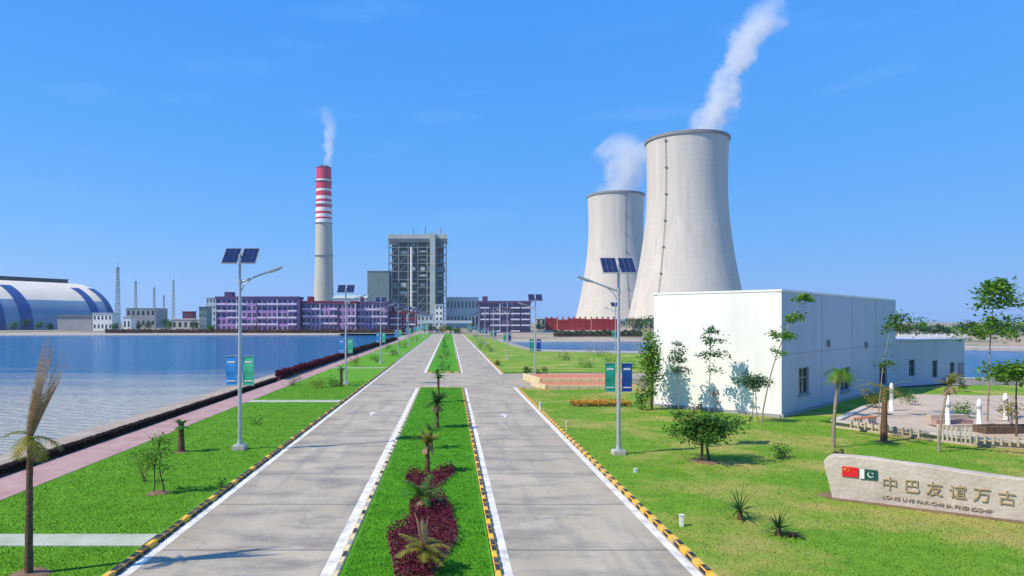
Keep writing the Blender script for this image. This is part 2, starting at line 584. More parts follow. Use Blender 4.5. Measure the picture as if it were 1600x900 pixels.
Z_ = -0.06 + np.minimum(z1, z2)
gm = MB()
nx = len(xs)
gm.v = list(zip(X_.ravel().tolist(), Y_.ravel().tolist(), Z_.ravel().tolist()))
gm.f = [(j * nx + i, j * nx + i + 1, (j + 1) * nx + i + 1, (j + 1) * nx + i) for j in range(len(ys) - 1) for i in range(nx - 1)]
gm.m = [0] * len(gm.f)

def ground_mat():
    m = bpy.data.materials.new('ground soil sand and scrub')
    m.use_nodes = True
    n, l = m.node_tree.nodes, m.node_tree.links
    b = n['Principled BSDF']
    b.inputs['Roughness'].default_value = .92
    g = n.new('ShaderNodeNewGeometry')
    s = n.new('ShaderNodeSeparateXYZ')
    l.new(g.outputs['Position'], s.inputs[0])
    def noise(k, d=6):
        z = n.new('ShaderNodeTexNoise')
        z.inputs['Scale'].default_value = k
        z.inputs['Detail'].default_value = d
        l.new(g.outputs['Position'], z.inputs['Vector'])
        return z
    def ramp(src, a, b_):
        r = n.new('ShaderNodeMapRange')
        r.inputs['From Min'].default_value = a
        r.inputs['From Max'].default_value = b_
        l.new(src, r.inputs[0])
        return r.outputs[0]
    def mix(f, a, b_):
        x = n.new('ShaderNodeMixRGB')
        l.new(f, x.inputs[0])
        for k, v in ((1, a), (2, b_)):
            if isinstance(v, tuple):
                x.inputs[k].default_value = (*v, 1)
            else:
                l.new(v, x.inputs[k])
        return x.outputs[0]
    sand = mix(ramp(noise(.25).outputs[0], .35, .65), (.42, .33, .23), (.30, .23, .15))
    far = mix(ramp(noise(.012, 8).outputs[0], .45, .58), sand, (.085, .11, .04))
    # bank: the concrete apron, then mud near the water line
    zz = n.new('ShaderNodeMath'); zz.operation = 'MULTIPLY_ADD'
    zz.inputs[1].default_value = .12
    l.new(noise(1.2).outputs[0], zz.inputs[0])
    l.new(s.outputs['Z'], zz.inputs[2])
    mud = mix(ramp(noise(.8).outputs[0], .35, .65), (.38, .31, .24), (.25, .21, .165))
    apron = mix(ramp(noise(1.5).outputs[0], .35, .65), (.42, .40, .36), (.32, .30, .27))
    bank = mix(ramp(zz.outputs[0], -.44, -.40), mud, apron)
    c = mix(ramp(s.outputs['Z'], -.16, -.1), bank, far)
    l.new(c, b.inputs['Base Color'])
    bp = n.new('ShaderNodeBump')
    bp.inputs['Strength'].default_value = .5
    bp.inputs['Distance'].default_value = .1
    l.new(noise(3).outputs[0], bp.inputs['Height'])
    l.new(bp.outputs[0], b.inputs['Normal'])
    return m

struct(gm.build('ground', ground_mat(), smooth=60))

for nm, x0, x1, y0, y1, mt in (
        ('lake_water', -1100, -17, -120, 386, water_mat('lake water', (.008, .125, .29), (.42, .43, .38), 66, 112)),
        ('lagoon_water', 15, 420, 73, 262, water_mat('lagoon water', (.012, .13, .30), (.05, .16, .26), 70, 76))):
    q = MB()
    q.add([(x0, y0, -1), (x1, y0, -1), (x1, y1, -1), (x0, y1, -1)], [(0, 1, 2, 3)])
    struct(q.build(nm, mt))

# ------------------------------------------------------------------ road, kerbs, lawns, paths
def road_mat():
    m = bpy.data.materials.new('stained concrete road')
    m.use_nodes = True
    n, l = m.node_tree.nodes, m.node_tree.links
    b = n['Principled BSDF']
    b.inputs['Roughness'].default_value = .8
    b.inputs['Specular IOR Level'].default_value = .3
    g = n.new('ShaderNodeNewGeometry')
    s = n.new('ShaderNodeSeparateXYZ')
    l.new(g.outputs['Position'], s.inputs[0])
    def noise(k, st, d=7, ro=.6):
        mpn = n.new('ShaderNodeMapping')
        mpn.inputs['Scale'].default_value = st
        l.new(g.outputs['Position'], mpn.inputs[0])
        z = n.new('ShaderNodeTexNoise')
        z.inputs['Scale'].default_value = k
        z.inputs['Detail'].default_value = d
        z.inputs['Roughness'].default_value = ro
        l.new(mpn.outputs[0], z.inputs['Vector'])
        return z.outputs[0]
    def ramp(src, a, b_, t0=0, t1=1):
        r = n.new('ShaderNodeMapRange')
        r.inputs['From Min'].default_value = a
        r.inputs['From Max'].default_value = b_
        r.inputs['To Min'].default_value = t0
        r.inputs['To Max'].default_value = t1
        l.new(src, r.inputs[0])
        return r.outputs[0]
    def mix(f, a, b_, mode='MIX'):
        x = n.new('ShaderNodeMixRGB')
        x.blend_type = mode
        if isinstance(f, float):
            x.inputs[0].default_value = f
        else:
            l.new(f, x.inputs[0])
        for k, v in ((1, a), (2, b_)):
            if isinstance(v, tuple):
                x.inputs[k].default_value = (*v, 1)
            else:
                l.new(v, x.inputs[k])
        return x.outputs[0]
    c = mix(ramp(noise(.35, (1, .55, 1)), .32, .68), (.375, .325, .235), (.50, .435, .32))
    c = mix(ramp(noise(.5, (.55, 1.3, 1), 8, .66), .47, .66, 0, .85), c, (.20, .18, .155))       # dark stains
    c = mix(ramp(noise(.8, (1.6, .16, 1), 6), .52, .68, 0, .5), c, (.21, .2, .185))           # tyre tracks
    c = mix(ramp(noise(1.1, (.8, .8, 1), 8, .7), .58, .68, 0, .6), c, (.53, .5, .455))          # pale patches
    c = mix(ramp(noise(18, (1, 1, 1), 4), .3, .7, 0, .25), c, (.2, .19, .18))
    vo = n.new('ShaderNodeTexVoronoi'); vo.feature = 'DISTANCE_TO_EDGE'; vo.inputs['Scale'].default_value = .22
    wob = n.new('ShaderNodeVectorMath'); wob.operation = 'ADD'
    wz = n.new('ShaderNodeTexNoise'); wz.inputs['Scale'].default_value = .9; wz.inputs['Detail'].default_value = 6
    l.new(g.outputs['Position'], wz.inputs['Vector'])
    wsc = n.new('ShaderNodeVectorMath'); wsc.operation = 'SCALE'; wsc.inputs['Scale'].default_value = 1.6
    l.new(wz.outputs['Color'], wsc.inputs[0]); l.new(wsc.outputs[0], wob.inputs[0]); l.new(g.outputs['Position'], wob.inputs[1])
    l.new(wob.outputs[0], vo.inputs['Vector'])
    ck = n.new('ShaderNodeMath'); ck.operation = 'MULTIPLY'
    l.new(ramp(vo.outputs['Distance'], .003, .007, .4, 0), ck.inputs[0]); l.new(ramp(noise(.12, (1, 1, 1), 3), .5, .56), ck.inputs[1])
    c = mix(ck.outputs[0], c, (.08, .075, .07))                                                # hairline cracks
    ax_ = n.new('ShaderNodeMath'); ax_.operation = 'ADD'; ax_.inputs[1].default_value = .85
    l.new(s.outputs['X'], ax_.inputs[0])
    ab = n.new('ShaderNodeMath'); ab.operation = 'ABSOLUTE'; l.new(ax_.outputs[0], ab.inputs[0])
    gt = n.new('ShaderNodeMath'); gt.operation = 'MULTIPLY'
    l.new(ramp(ab.outputs[0], 6.2, 7.3, 0, .55), gt.inputs[0]); l.new(ramp(noise(.7, (1, .4, 1), 6), .35, .65), gt.inputs[1])
    c = mix(gt.outputs[0], c, (.30, .24, .16))                                                 # grit along the kerbs
    # slab joints every 5 m and along each lane's middle
    md = n.new('ShaderNodeMath'); md.operation = 'PINGPONG'; md.inputs[1].default_value = 2.5
    l.new(s.outputs['Y'], md.inputs[0])
    c = mix(ramp(md.outputs[0], .035, .06, .7, 0), c, (.1, .095, .09))
    ro = n.new('ShaderNodeBump')
    ro.inputs['Strength'].default_value = .35
    ro.inputs['Distance'].default_value = .02
    l.new(noise(9, (1, 1, 1), 5), ro.inputs['Height'])
    l.new(ro.outputs[0], b.inputs['Normal'])
    l.new(c, b.inputs['Base Color'])
    return m
M['road'] = road_mat()

Y0, YE = 4.0, 372.0
BR0, BR1 = 69.5, 86.5           # the side branch and the gap in the median
q = MB()
q.add([(-8.6, Y0, 0), (6.7, Y0, 0), (6.7, YE, 0), (-8.6, YE, 0)], [(0, 1, 2, 3)])
q.add([(6.7, BR0, 0), (9.2, 66.4, 0), (9.2, 88.5, 0), (6.7, BR1, 0)], [(0, 1, 2, 3)])
q.add([(9.2, 78.6, 0), (31, 78.6, 0), (31, 88.5, 0), (9.2, 88.5, 0)], [(0, 1, 2, 3)])
q.add([(-60, YE, 0), (60, YE, 0), (60, YE + 14, 0), (-60, YE + 14, 0)], [(0, 1, 2, 3)])
struct(q.build('road', M['road']))

def strip(name, x0, x1, y0, y1, m, z=.004):
    s = MB()
    n = max(1, int((y1 - y0) / 6))
    for k in range(n):
        a, b = y0 + (y1 - y0) * k / n, y0 + (y1 - y0) * (k + 1) / n
        s.add([(x0, a, z), (x1, a, z), (x1, b, z), (x0, b, z)], [(0, 1, 2, 3)])
    return struct(s.build(name, m))
M1 = (7.0, 68.2)
M2 = (88.8, 355.0)
strip('edge_line', -8.47, -8.2, Y0, YE, M['line_paint'])
strip('edge_line', 6.2, 6.47, Y0, BR0, M['line_paint'])
strip('edge_line', 6.2, 6.47, BR1, YE, M['line_paint'])
for a, b in (M1, M2):
    strip('edge_line', -3.32, -3.02, a, b, M['line_paint'])
    strip('edge_line', 1.37, 1.62, a, b, M['line_paint'])
# worn direction arrows
for ax, ay in ((-5.5, 49.5), (3.75, 48.5)):
    s = MB()
    s.add([(ax - .07, ay - .8, .004), (ax + .07, ay - .8, .004), (ax + .07, ay + .2, .004), (ax - .07, ay + .2, .004)], [(0, 1, 2, 3)])
    s.add([(ax - .3, ay + .2, .004), (ax + .3, ay + .2, .004), (ax, ay + 1.0, .004)], [(0, 1, 2)])
    struct(s.build('lane_arrow_marking', M['line_paint']))

def kerb(path, name='kerb', ymax=170, L=.52, wd=.2, pat=(0, 1), pale=False):
    """painted kerb blocks along a line, yellow and black by turns"""
    s = MB()
    k = 0
    for (x0, y0), (x1, y1) in zip(path[:-1], path[1:]):
        d = Vector((x1 - x0, y1 - y0))
        n = max(1, int(d.length / L))
        a = math.atan2(d.y, d.x)
        for i in range(n):
            t = (i + .5) / n
            y = y0 + d.y * t
            ln = d.length / n
            if y > ymax:
                # beyond this the blocks merge: one long stone
                s.box(((x0 + d.x * t + x1) / 2, (y + y1) / 2, 0), ((1 - t) * d.length, .2, .26), a, 2)
                break
            h = .255 + random.uniform(-.012, .012)
            s.box((x0 + d.x * t, y, h / 2 - .12), (ln - .03, wd, h), a + random.uniform(-.012, .012), pat[k % len(pat)])
            k += 1
    return struct(s.build(name, [M['cream_edge'] if pale else M['yellow'], M['black'], M['concrete']], bevel=.028))
kerb([(6.62, 7), (6.62, BR0 - 1.6)])
kerb([(6.62, BR1 + 1), (6.62, YE)], ymax=130)
kerb([(6.62, BR0 - 1.6), (7.1, BR0 - 2.6), (9.2, 66.2)])
kerb([(-8.62, 7), (-8.62, YE)], ymax=110, pat=(0, 1, 1, 1, 1))
for a, b in (M1, M2):
    kerb([(-2.88, a), (-2.88, b)], ymax=120, wd=.17, pale=True, pat=(0, 2, 0, 1))
    kerb([(1.23, a), (1.23, b)], ymax=120, wd=.17, pat=(1, 1, 0))
    kerb([(-2.78, b - .1), (1.13, b - .1)])
    kerb([(-2.78, a + .1), (1.13, a + .1)])

def slab(name, poly, z, m, z0=-.05):
    s = MB()
    s.prism(poly, z0, z, bottom=False)
    return struct(s.build(name, m))
WX = -16.05                                    # inner edge of the lakeside walkway
slab('lawn', [(WX + .02, 6), (-8.73, 6), (-8.73, 369), (WX + .02, 369)], .10, M['grass_l'])
for a, b in (M1, M2):
    slab('lawn', [(-2.77, a + .2), (1.12, a + .2), (1.12, b - .2), (-2.77, b - .2)], .11, M['grass_m'])
slab('lawn', [(6.73, 6), (52, 6), (52, 70), (44, 67.4), (33.8, 76), (18, 66.8), (9.2, 66.1), (7.1, 66.8), (6.73, BR0 - 1.8)], .10, M['grass_r'])
slab('lawn', [(52.05, 6), (140, 6), (140, 70.5), (52.05, 70.5)], .10, M['grass_r'])
slab('lawn', [(6.73, BR1 + 2.2), (9.2, 88.7), (31, 88.7), (48, 92), (43, 143), (17, 156), (15, 264), (6.73, 360)], .10, M['grass_r'])
slab('walkway', [(-18.35, 6), (WX, 6), (WX, 369), (-18.35, 369)], .115, M['paver'])
for ya, yb in ((20.0, 21.1), (55.6, 57.0), (96, 97.2), (140, 141.2)):
    slab('crossing_path', [(WX + .03, ya), (-8.76, ya), (-8.76, yb), (WX + .03, yb)], .13, M['path_conc'])
# grey apron beyond the far lawn on the right, pale bank and promenade across the lake
slab('pavement', [(19, 150), (40, 139), (43, 144), (47.5, 148), (17.5, 161)], .12, M['concrete'])
slab('promenade', [(-330, 386), (-12, 386), (-12, 398), (-330, 398)], .02, M['pale_conc'])
slab('promenade', [(8, 386), (105, 386), (105, 398), (8, 398)], .02, M['pale_conc'])

# grass blades near the camera: one mass
def in_poly(poly, x, y):
    return sdf(poly, x, y) > 0
def blades(poly, n, zb, h):
    x0, x1 = min(p[0] for p in poly), max(p[0] for p in poly)
    y0, y1 = min(p[1] for p in poly), max(p[1] for p in poly)
    # denser near the camera
    u = rng.uniform(0, 1, n)
    y = 1 / ((1 / y0) * (1 - u) + (1 / y1) * u)
    x = rng.uniform(x0, x1, n)
    k = in_poly(poly, x, y) & (np.abs((x / y) - .089) < .78)
    for ya, yb in ((20.0, 21.1), (55.6, 57.0)):
        k &= ~((x < -8) & (y > ya) & (y < yb))
    x, y = x[k], y[k]
    n = len(x)
    a = rng.uniform(0, 2 * np.pi, n)
    hh = h * rng.uniform(.45, 1.25, n) * (1 + .012 * y)
    wd = .006 * (1 + .05 * y)
    lx, ly = rng.normal(0, .45, n) * hh, rng.normal(0, .45, n) * hh
    v = np.empty((n, 3, 3))
    v[:, 0] = np.stack([x - np.cos(a) * wd, y - np.sin(a) * wd, np.full(n, zb - .01)], 1)
    v[:, 1] = np.stack([x + np.cos(a) * wd, y + np.sin(a) * wd, np.full(n, zb - .01)], 1)
    v[:, 2] = np.stack([x + lx, y + ly, zb + hh], 1)
    return v.reshape(-1, 3)
for nm, poly, n, zb, h, mt in (
        ('grass', [(-16, 15), (-8.8, 15), (-8.8, 75), (-16, 75)], 110000, .1, .026, 'grass_l'),
        ('grass', [(-2.7, 15), (1.05, 15), (1.05, 68), (-2.7, 68)], 70000, .11, .026, 'grass_m'),
        ('grass', [(6.8, 15), (36, 15), (29, 36), (24, 46), (14, 56), (14, 66), (6.8, 66)], 190000, .1, .026, 'grass_r')):
    o = link(nm, np_mesh(nm, blades(poly, n, zb, h), 3, M[mt]))
    nrm = rng.normal(0, .1, (len(o.data.polygons), 3)); nrm[:, 2] = 1
    nrm /= np.linalg.norm(nrm, axis=1)[:, None]
    o.data.normals_split_custom_set(np.repeat(nrm, 3, axis=0).tolist())
    struct(o, 'stuff')
    o['label'] = {'grass_l': 'short mown green grass on the lakeside verge', 'grass_m': 'short bright grass on the median strip', 'grass_r': 'patchy mown grass on the right lawn'}[mt]
    o['category'] = 'grass'

# ------------------------------------------------------------------ cooling towers, chimney and their steam
def tower_r(z):
    zs = [0, 8, 20, 38, 60, 85, 105, 122, 140, 163.5]
    rs = [51.8, 49.4, 47.2, 44.2, 40.6, 36.8, 34.4, 33.5, 33.7, 34.7]
    return float(np.interp(z, zs, rs))
def smooth_prof(z0, z1, n):
    # a smooth hyperboloid through the measured radii
    zz = np.linspace(z0, z1, n)
    a0, zt, b = 33.4, 126.0, 0
    out = []
    for z in zz:
        c = 106.0 if z < zt else 140.0
        out.append((a0 * math.sqrt(1 + ((z - zt) / c) ** 2), z))
    return out
def cooling_tower(label, loc, rot):
    t = thing('cooling_tower', label, 'cooling tower', loc, rot, 'concrete cooling towers')
    p = smooth_prof(9, 163.5, 34)
    inner = [(r - .6, z) for r, z in reversed(p)]
    s = MB()
    s.lathe(p + inner, 72)
    s.build('shell', M['tower'], t, smooth=40)
    s = MB()
    r1 = p[-1][0]
    s.lathe([(r1 - .7, 161.6), (r1 + .9, 161.6), (r1 + .9, 164.0), (r1 - .7, 164.0), (r1 - .7, 161.6)], 72)
    s.build('rim', M['tower_dark'], t, smooth=40)
    r0 = p[0][0]
    cb = MB()
    for k in range(36):
        a0, a1 = 2 * math.pi * k / 36, 2 * math.pi * (k + .5) / 36
        a2 = 2 * math.pi * (k + 1) / 36
        top = (r0 * math.cos(a1), r0 * math.sin(a1), 9.2)
        for a in (a0, a2):
            cb.tube([((r0 + 2.6) * math.cos(a), (r0 + 2.6) * math.sin(a), 0), top], .45, 6)
    cb.build('support_columns', M['tower'], t)
    s = MB()
    s.lathe([(r0 + 2, 0), (r0 + 4.4, 0), (r0 + 4.4, 1.6), (r0 + 2, 1.6), (r0 + 2, 0)], 60)
    s.build('basin', M['concrete'], t)
    # ladder with landings up the side that faces the road
    s = MB()
    q = smooth_prof(2, 163.5, 30)
    for off in (-.45, .45):
        s.tube([(-(r + .35), off, z) for r, z in q], .1, 5)
    for i in range(29):
        (r, z), (rb, zb) = q[i], q[i + 1]
        for j in range(3):
            f = j / 3
            s.box((-(r + (rb - r) * f + .35), 0, z + (zb - z) * f), (.14, .9, .14))
        if i % 4 == 0:
            s.box((-(r + .9), 0, z), (1.4, 2.4, .25))
    s.build('ladder', M['tower_dark'], t)
    return t
TB, TS = Vector((205.9, 612, 0)), Vector((207.4, 881, 0))
def face_az(p, deg):
    """rotation that turns local -X toward the camera, then deg to the left"""
    a = math.atan2(-p.y, -p.x)
    return a - math.pi - R(deg)
cooling_tower('larger nearer concrete cooling tower behind the white building with a tall steam plume', TB, face_az(TB, 29))
cooling_tower('smaller farther concrete cooling tower left of the big one, above the red wall', TS, face_az(TS, -20))

def chimney():
    D = 940
    b = P(506, 502, D); b.z = 0
    t = thing('chimney', 'tall grey chimney stack with red and white bands at the top', 'chimney', b)
    k = D / F
    def zz(py): return CAM_H - (py - 502) * k
    top = zz(262)
    def rr(z): return 16.2 * k - 4.9 * k * min(1, z / top) ** .8 + max(0, (60 - z) / 60) ** 2 * 2.0
    edges = [262, 281, 284.5, 296, 299.5, 307, 312, 316, 321, 325, 331, 335, 340, 343, 349]
    cols = [0, 1] * 7
    zs = [0, 15, 30, 45, 60, 90, 120]
    prof, mi = [], []
    for z in zs:
        prof.append((rr(z), z))
        mi.append(2)
    for i in range(len(edges) - 1, -1, -1):
        prof.append((rr(zz(edges[i])), zz(edges[i])))
        if i > 0:
            mi.append(cols[i - 1])
    s = MB()
    s.lathe(prof, 40, mi)
    s.build('shaft', [M['red_paint'], M['white_paint'], M['chimney']], t, smooth=40)
    rt = rr(top)
    s = MB()
    s.lathe([(rt + .35, top - 1.5), (rt + .35, top), (rt - 1.4, top + .02), (rt - 1.4, top - 5)], 40)
    s.build('cap', M['maroon'], t, smooth=30)
    s = MB()
    for dx in (-3.4, 3.4):
        s.lathe([(2.7, top - 6), (2.7, top + 3.2), (2.4, top + 3.2), (2.4, top - 6)], 20, c=(dx, 0, 0))
    s.build('flue', M['tower_dark'], t, smooth=40)
    for py in (284, 320, 349, 400):
        z = zz(py)
        g = MB()
        g.lathe([(rr(z), z), (rr(z) + 1.5, z), (rr(z) + 1.5, z + .25), (rr(z), z + .25)], 40)
        for a in range(20):
            c_, s_ = math.cos(a * math.pi / 10), math.sin(a * math.pi / 10)
            g.box(((rr(z) + 1.45) * c_, (rr(z) + 1.45) * s_, z + .8), (.1, .1, 1.2))
        g.build('gallery', M['frame'], t)
chimney()

def plume_mat(name, path, dens, fade_top=.35, lump=1.0, nscale=1.0):
    """steam: density thins out from the axis of a bent column, broken up by noise. path rows: z, x, y, r"""
    m = bpy.data.materials.new(name)
    m.use_nodes = True
    n, l = m.node_tree.nodes, m.node_tree.links
    n.remove(n['Principled BSDF'])
    v = n.new('ShaderNodeVolumePrincipled')
    v.inputs['Color'].default_value = (.97, .975, .985, 1)
    v.inputs['Anisotropy'].default_value = .25
    l.new(v.outputs[0], n['Material Output'].inputs['Volume'])
    tcn = n.new('ShaderNodeTexCoord')
    R_ = max(p[3] for p in path)
    nz0 = n.new('ShaderNodeTexNoise')
    nz0.inputs['Scale'].default_value = nscale * .9 / R_
    nz0.inputs['Detail'].default_value = 4
    nz0.inputs['Roughness'].default_value = .6
    l.new(tcn.outputs['Object'], nz0.inputs['Vector'])
    off = n.new('ShaderNodeVectorMath'); off.operation = 'SUBTRACT'; off.inputs[1].default_value = (.5, .5, .5)
    l.new(nz0.outputs['Color'], off.inputs[0])
    scl = n.new('ShaderNodeVectorMath'); scl.operation = 'SCALE'; scl.inputs['Scale'].default_value = R_ * 1.5 * lump
    l.new(off.outputs[0], scl.inputs[0])
    add = n.new('ShaderNodeVectorMath'); add.operation = 'ADD'
    l.new(tcn.outputs['Object'], add.inputs[0]); l.new(scl.outputs[0], add.inputs[1])
    sp = n.new('ShaderNodeSeparateXYZ'); l.new(add.outputs[0], sp.inputs[0])
    sp0 = n.new('ShaderNodeSeparateXYZ'); l.new(tcn.outputs['Object'], sp0.inputs[0])
    z0, z1 = path[0][0], path[-1][0]
    t = n.new('ShaderNodeMapRange'); t.inputs['From Min'].default_value = z0; t.inputs['From Max'].default_value = z1
    l.new(sp0.outputs['Z'], t.inputs[0])
    def curve(vals):
        a, b = min(vals), max(vals)
        b = b if b - a > 1e-6 else a + 1
        r = n.new('ShaderNodeValToRGB')
        for p in path[1:-1]:
            r.color_ramp.elements.new((p[0] - z0) / (z1 - z0))
        for i, (p, val) in enumerate(zip(path, vals)):
            g = (val - a) / (b - a)
            r.color_ramp.elements[i].color = (g, g, g, 1)
        l.new(t.outputs[0], r.inputs[0])
        k = n.new('ShaderNodeMath'); k.operation = 'MULTIPLY_ADD'
        k.inputs[1].default_value = b - a; k.inputs[2].default_value = a
        l.new(r.outputs[0], k.inputs[0])
        return k.outputs[0]
    def sub(a, b):
        k = n.new('ShaderNodeMath'); k.operation = 'SUBTRACT'
        l.new(a, k.inputs[0]); l.new(b, k.inputs[1]); return k.outputs[0]
    cx, cy, cr = curve([p[1] for p in path]), curve([p[2] for p in path]), curve([p[3] for p in path])
    cb = n.new('ShaderNodeCombineXYZ')
    l.new(sub(sp.outputs['X'], cx), cb.inputs[0]); l.new(sub(sp.outputs['Y'], cy), cb.inputs[1])
    ln = n.new('ShaderNodeVectorMath'); ln.operation = 'LENGTH'
    l.new(cb.outputs[0], ln.inputs[0])
    dv = n.new('ShaderNodeMath'); dv.operation = 'DIVIDE'
    l.new(ln.outputs['Value'], dv.inputs[0]); l.new(cr, dv.inputs[1])
    # distance ratio plus fine noise -> soft edge
    nz1 = n.new('ShaderNodeTexNoise')
    nz1.inputs['Scale'].default_value = nscale * 3.2 / R_
    nz1.inputs['Detail'].default_value = 6
    nz1.inputs['Roughness'].default_value = .65
    l.new(tcn.outputs['Object'], nz1.inputs['Vector'])
    ma = n.new('ShaderNodeMath'); ma.operation = 'MULTIPLY_ADD'; ma.inputs[1].default_value = 1.3; 
    l.new(nz1.outputs[0], ma.inputs[0]); l.new(dv.outputs[0], ma.inputs[2])
    e = n.new('ShaderNodeMapRange'); e.interpolation_type = 'SMOOTHSTEP'
    e.inputs['From Min'].default_value = 1.62; e.inputs['From Max'].default_value = .95
    e.inputs['To Max'].default_value = dens
    l.new(ma.outputs[0], e.inputs[0])
    ft = n.new('ShaderNodeMapRange'); ft.inputs['From Min'].default_value = 1.0; ft.inputs['From Max'].default_value = 1 - fade_top
    ft.inputs['To Min'].default_value = .0
    l.new(t.outputs[0], ft.inputs[0])
    mu = n.new('ShaderNodeMath'); mu.operation = 'MULTIPLY'
    l.new(e.outputs[0], mu.inputs[0]); l.new(ft.outputs[0], mu.inputs[1])
    l.new(mu.outputs[0], v.inputs['Density'])
    return m

def plume(label, rows, D, dens, **kw):
    """rows: photo px, py, half width in px at distance D, low to high"""
    k = D / F
    pts = [P(px, py, D) for px, py, _ in rows]
    base = pts[0]
    path = [(p.z - base.z, p.x - base.x, 0.0, r * k) for p, (_, _, r) in zip(pts, rows)]
    s = MB()
    big = kw.pop('margin', 1.4)
    s.tube([(x, y, z) for z, x, y, r in path], [r * big for z, x, y, r in path], 20)
    o = s.build('steam_plume', plume_mat('steam', path, dens, **kw), loc=base, smooth=80)
    tag(o, label, 'steam')
plume('tall white steam plume leaning right from the larger cooling tower',
      [(1098, 216, 43), (1107, 188, 38), (1120, 160, 33), (1134, 132, 29), (1148, 104, 27), (1161, 78, 30), (1176, 52, 38), (1192, 24, 37), (1208, -8, 32)], 612, .085, fade_top=.3, lump=1.25, nscale=1.25)
plume('short white steam cloud over the smaller cooling tower',
      [(966, 306, 44), (974, 284, 42), (980, 264, 42), (978, 244, 48), (970, 226, 52), (956, 210, 36)], 881, .055, fade_top=.4, lump=1.2, nscale=1.3)
plume('thin wisp of white smoke above the red and white chimney',
      [(511, 263, 7), (513, 245, 9), (515, 222, 11), (516, 200, 12), (511, 180, 14), (507, 165, 12)], 940, .09, fade_top=.7)

# ------------------------------------------------------------------ power station buildings
def window(parent, x, z, wd, ht, depth, mframe, mglass, cache={}, y=None):
    """frame and pane standing in an opening; local facade runs along X, outward is -Y"""
    key = (round(wd, 2), round(ht, 2), mframe.name)
    if key not in cache:
        s = MB()
        f = min(.09, wd * .07)
        for c, d in (((0, 0, f / 2), (wd, .08, f)), ((0, 0, ht - f / 2), (wd, .08, f)), ((-wd / 2 + f / 2, 0, ht / 2), (f, .08, ht - 2 * f)),
                     ((wd / 2 - f / 2, 0, ht / 2), (f, .08, ht - 2 * f)), ((0, .005, ht / 2), (f * .8, .06, ht - 2 * f)), ((0, .01, ht * .62), (wd - 2 * f, .05, f * .8))):
            s.box(c, d, mi=0)
        s.box((0, .06, ht / 2), (wd, .02, ht), mi=1)
        me = s.build('window', [mframe, mglass], parent)
        cache[key] = me.data
        o = me
    else:
        o = link('window', cache[key], parent)
    o.location = (x, depth if y is None else y, z)
    return o

def apartment(label, px0, px1, pytop, D, floors, cols, depth, wallm, trimm, balm, group, rz=0, bal=2, seed=1, name='apartment_block', cornice=True):
    x0, x1 = (px0 - 703) / F * D, (px1 - 703) / F * D
    W = x1 - x0
    H = CAM_H - (pytop - 502) / F * D
    t = thing(name, label, 'building', (x0, D, 0), rz, group)
    rd = random.Random(seed)
    cw = W / cols
    fh = (H - 1.2) / floors
    holes = []
    for i in range(cols):
        for j in range(floors):
            ww, hh = cw * rd.choice((.56, .7, .8)), fh * .64
            holes.append((i * cw + (cw - ww) / 2, i * cw + (cw + ww) / 2, .4 + j * fh + fh * .2, .4 + j * fh + fh * .2 + hh))
    s = MB()
    s.wall((0, 0, 0), (1, 0, 0), W, H, holes, .35)
    s.add([(0, 0, 0), (0, depth, 0), (0, depth, H), (0, 0, H)], [(0, 3, 2, 1)][:1])
    s.add([(W, 0, 0), (W, depth, 0), (W, depth, H), (W, 0, H)], [(0, 1, 2, 3)])
    s.add([(0, depth, 0), (W, depth, 0), (W, depth, H), (0, depth, H)], [(3, 2, 1, 0)])
    s.build('wall', wallm, t)
    for h in holes:
        window(t, (h[0] + h[1]) / 2, h[2], h[1] - h[0], h[3] - h[2], .12, M['balcony'], M['glass_far'])
    s = MB()
    s.box((W / 2, depth / 2, H + .15), (W + 1.2, depth + 1.2, .3))
    s.box((W / 2, -.5, H - .35), (W + 1.2, .3, 1.3))
    s.box((W / 2, depth + .5, H - .35), (W + 1.2, .3, 1.3))
    for sx in (-.5, W + .5):
        s.box((sx, depth / 2, H - .35), (.25, depth + .68, 1.3))
    rf = s.build('roof', trimm, t)
    s = MB()
    s.box((W * .12, depth * .5, H + 1.7), (W * .1, depth * .4, 2.8))
    s.build('stair_head', trimm, rf)
    # vertical dark fins between bays and pale balconies
    for i in range(0, cols + 1, 4):
        f = MB()
        f.box((min(max(i * cw, .3), W - .3), -.2, H / 2 - .4), (.5, .4, H - 1))
        f.build('pilaster', trimm if (i // 4) % 2 == 0 else balm, t)
    for j in range(floors):
        for i0 in range(0, cols, bal):
            if rd.random() < .28:
                continue
            f = MB()
            z = .4 + j * fh
            f.box((i0 * cw + cw * bal / 2, -.55, z + fh * .04), (cw * bal * .86, 1.1, .16))
            f.box((i0 * cw + cw * bal / 2, -1.06, z + fh * .17), (cw * bal * .86, .1, fh * .2))
            f.build('balcony', balm, t)
    return t

AB = 'lilac and purple apartment blocks facing the lake'
apartment('long lilac apartment block at the left end, above the lake beyond the lamp', 338, 465, 464, 405, 5, 16, 14, M['lilac'], M['purple'], M['balcony'], AB, seed=3)
apartment('lilac apartment block below the chimney, right of the leftmost block', 472, 556, 471, 412, 4, 12, 14, M['lilac'], M['maroon'], M['balcony'], AB, seed=5)
apartment('purple apartment block below the boiler house with a dark roof edge', 558, 606, 472, 418, 4, 8, 14, M['lilac'], M['purple'], M['balcony'], AB, seed=8)
apartment('maroon block with pale bands between the boiler house and the road lamps', 608, 650, 487, 425, 3, 6, 12, M['maroon'], M['maroon'], M['balcony'], AB, seed=9, bal=3)
apartment('navy and lilac apartment block standing right of the road end', 749, 829, 471, 405, 5, 10, 13, M['purple'], M['purple'], M['balcony'], AB, seed=12)

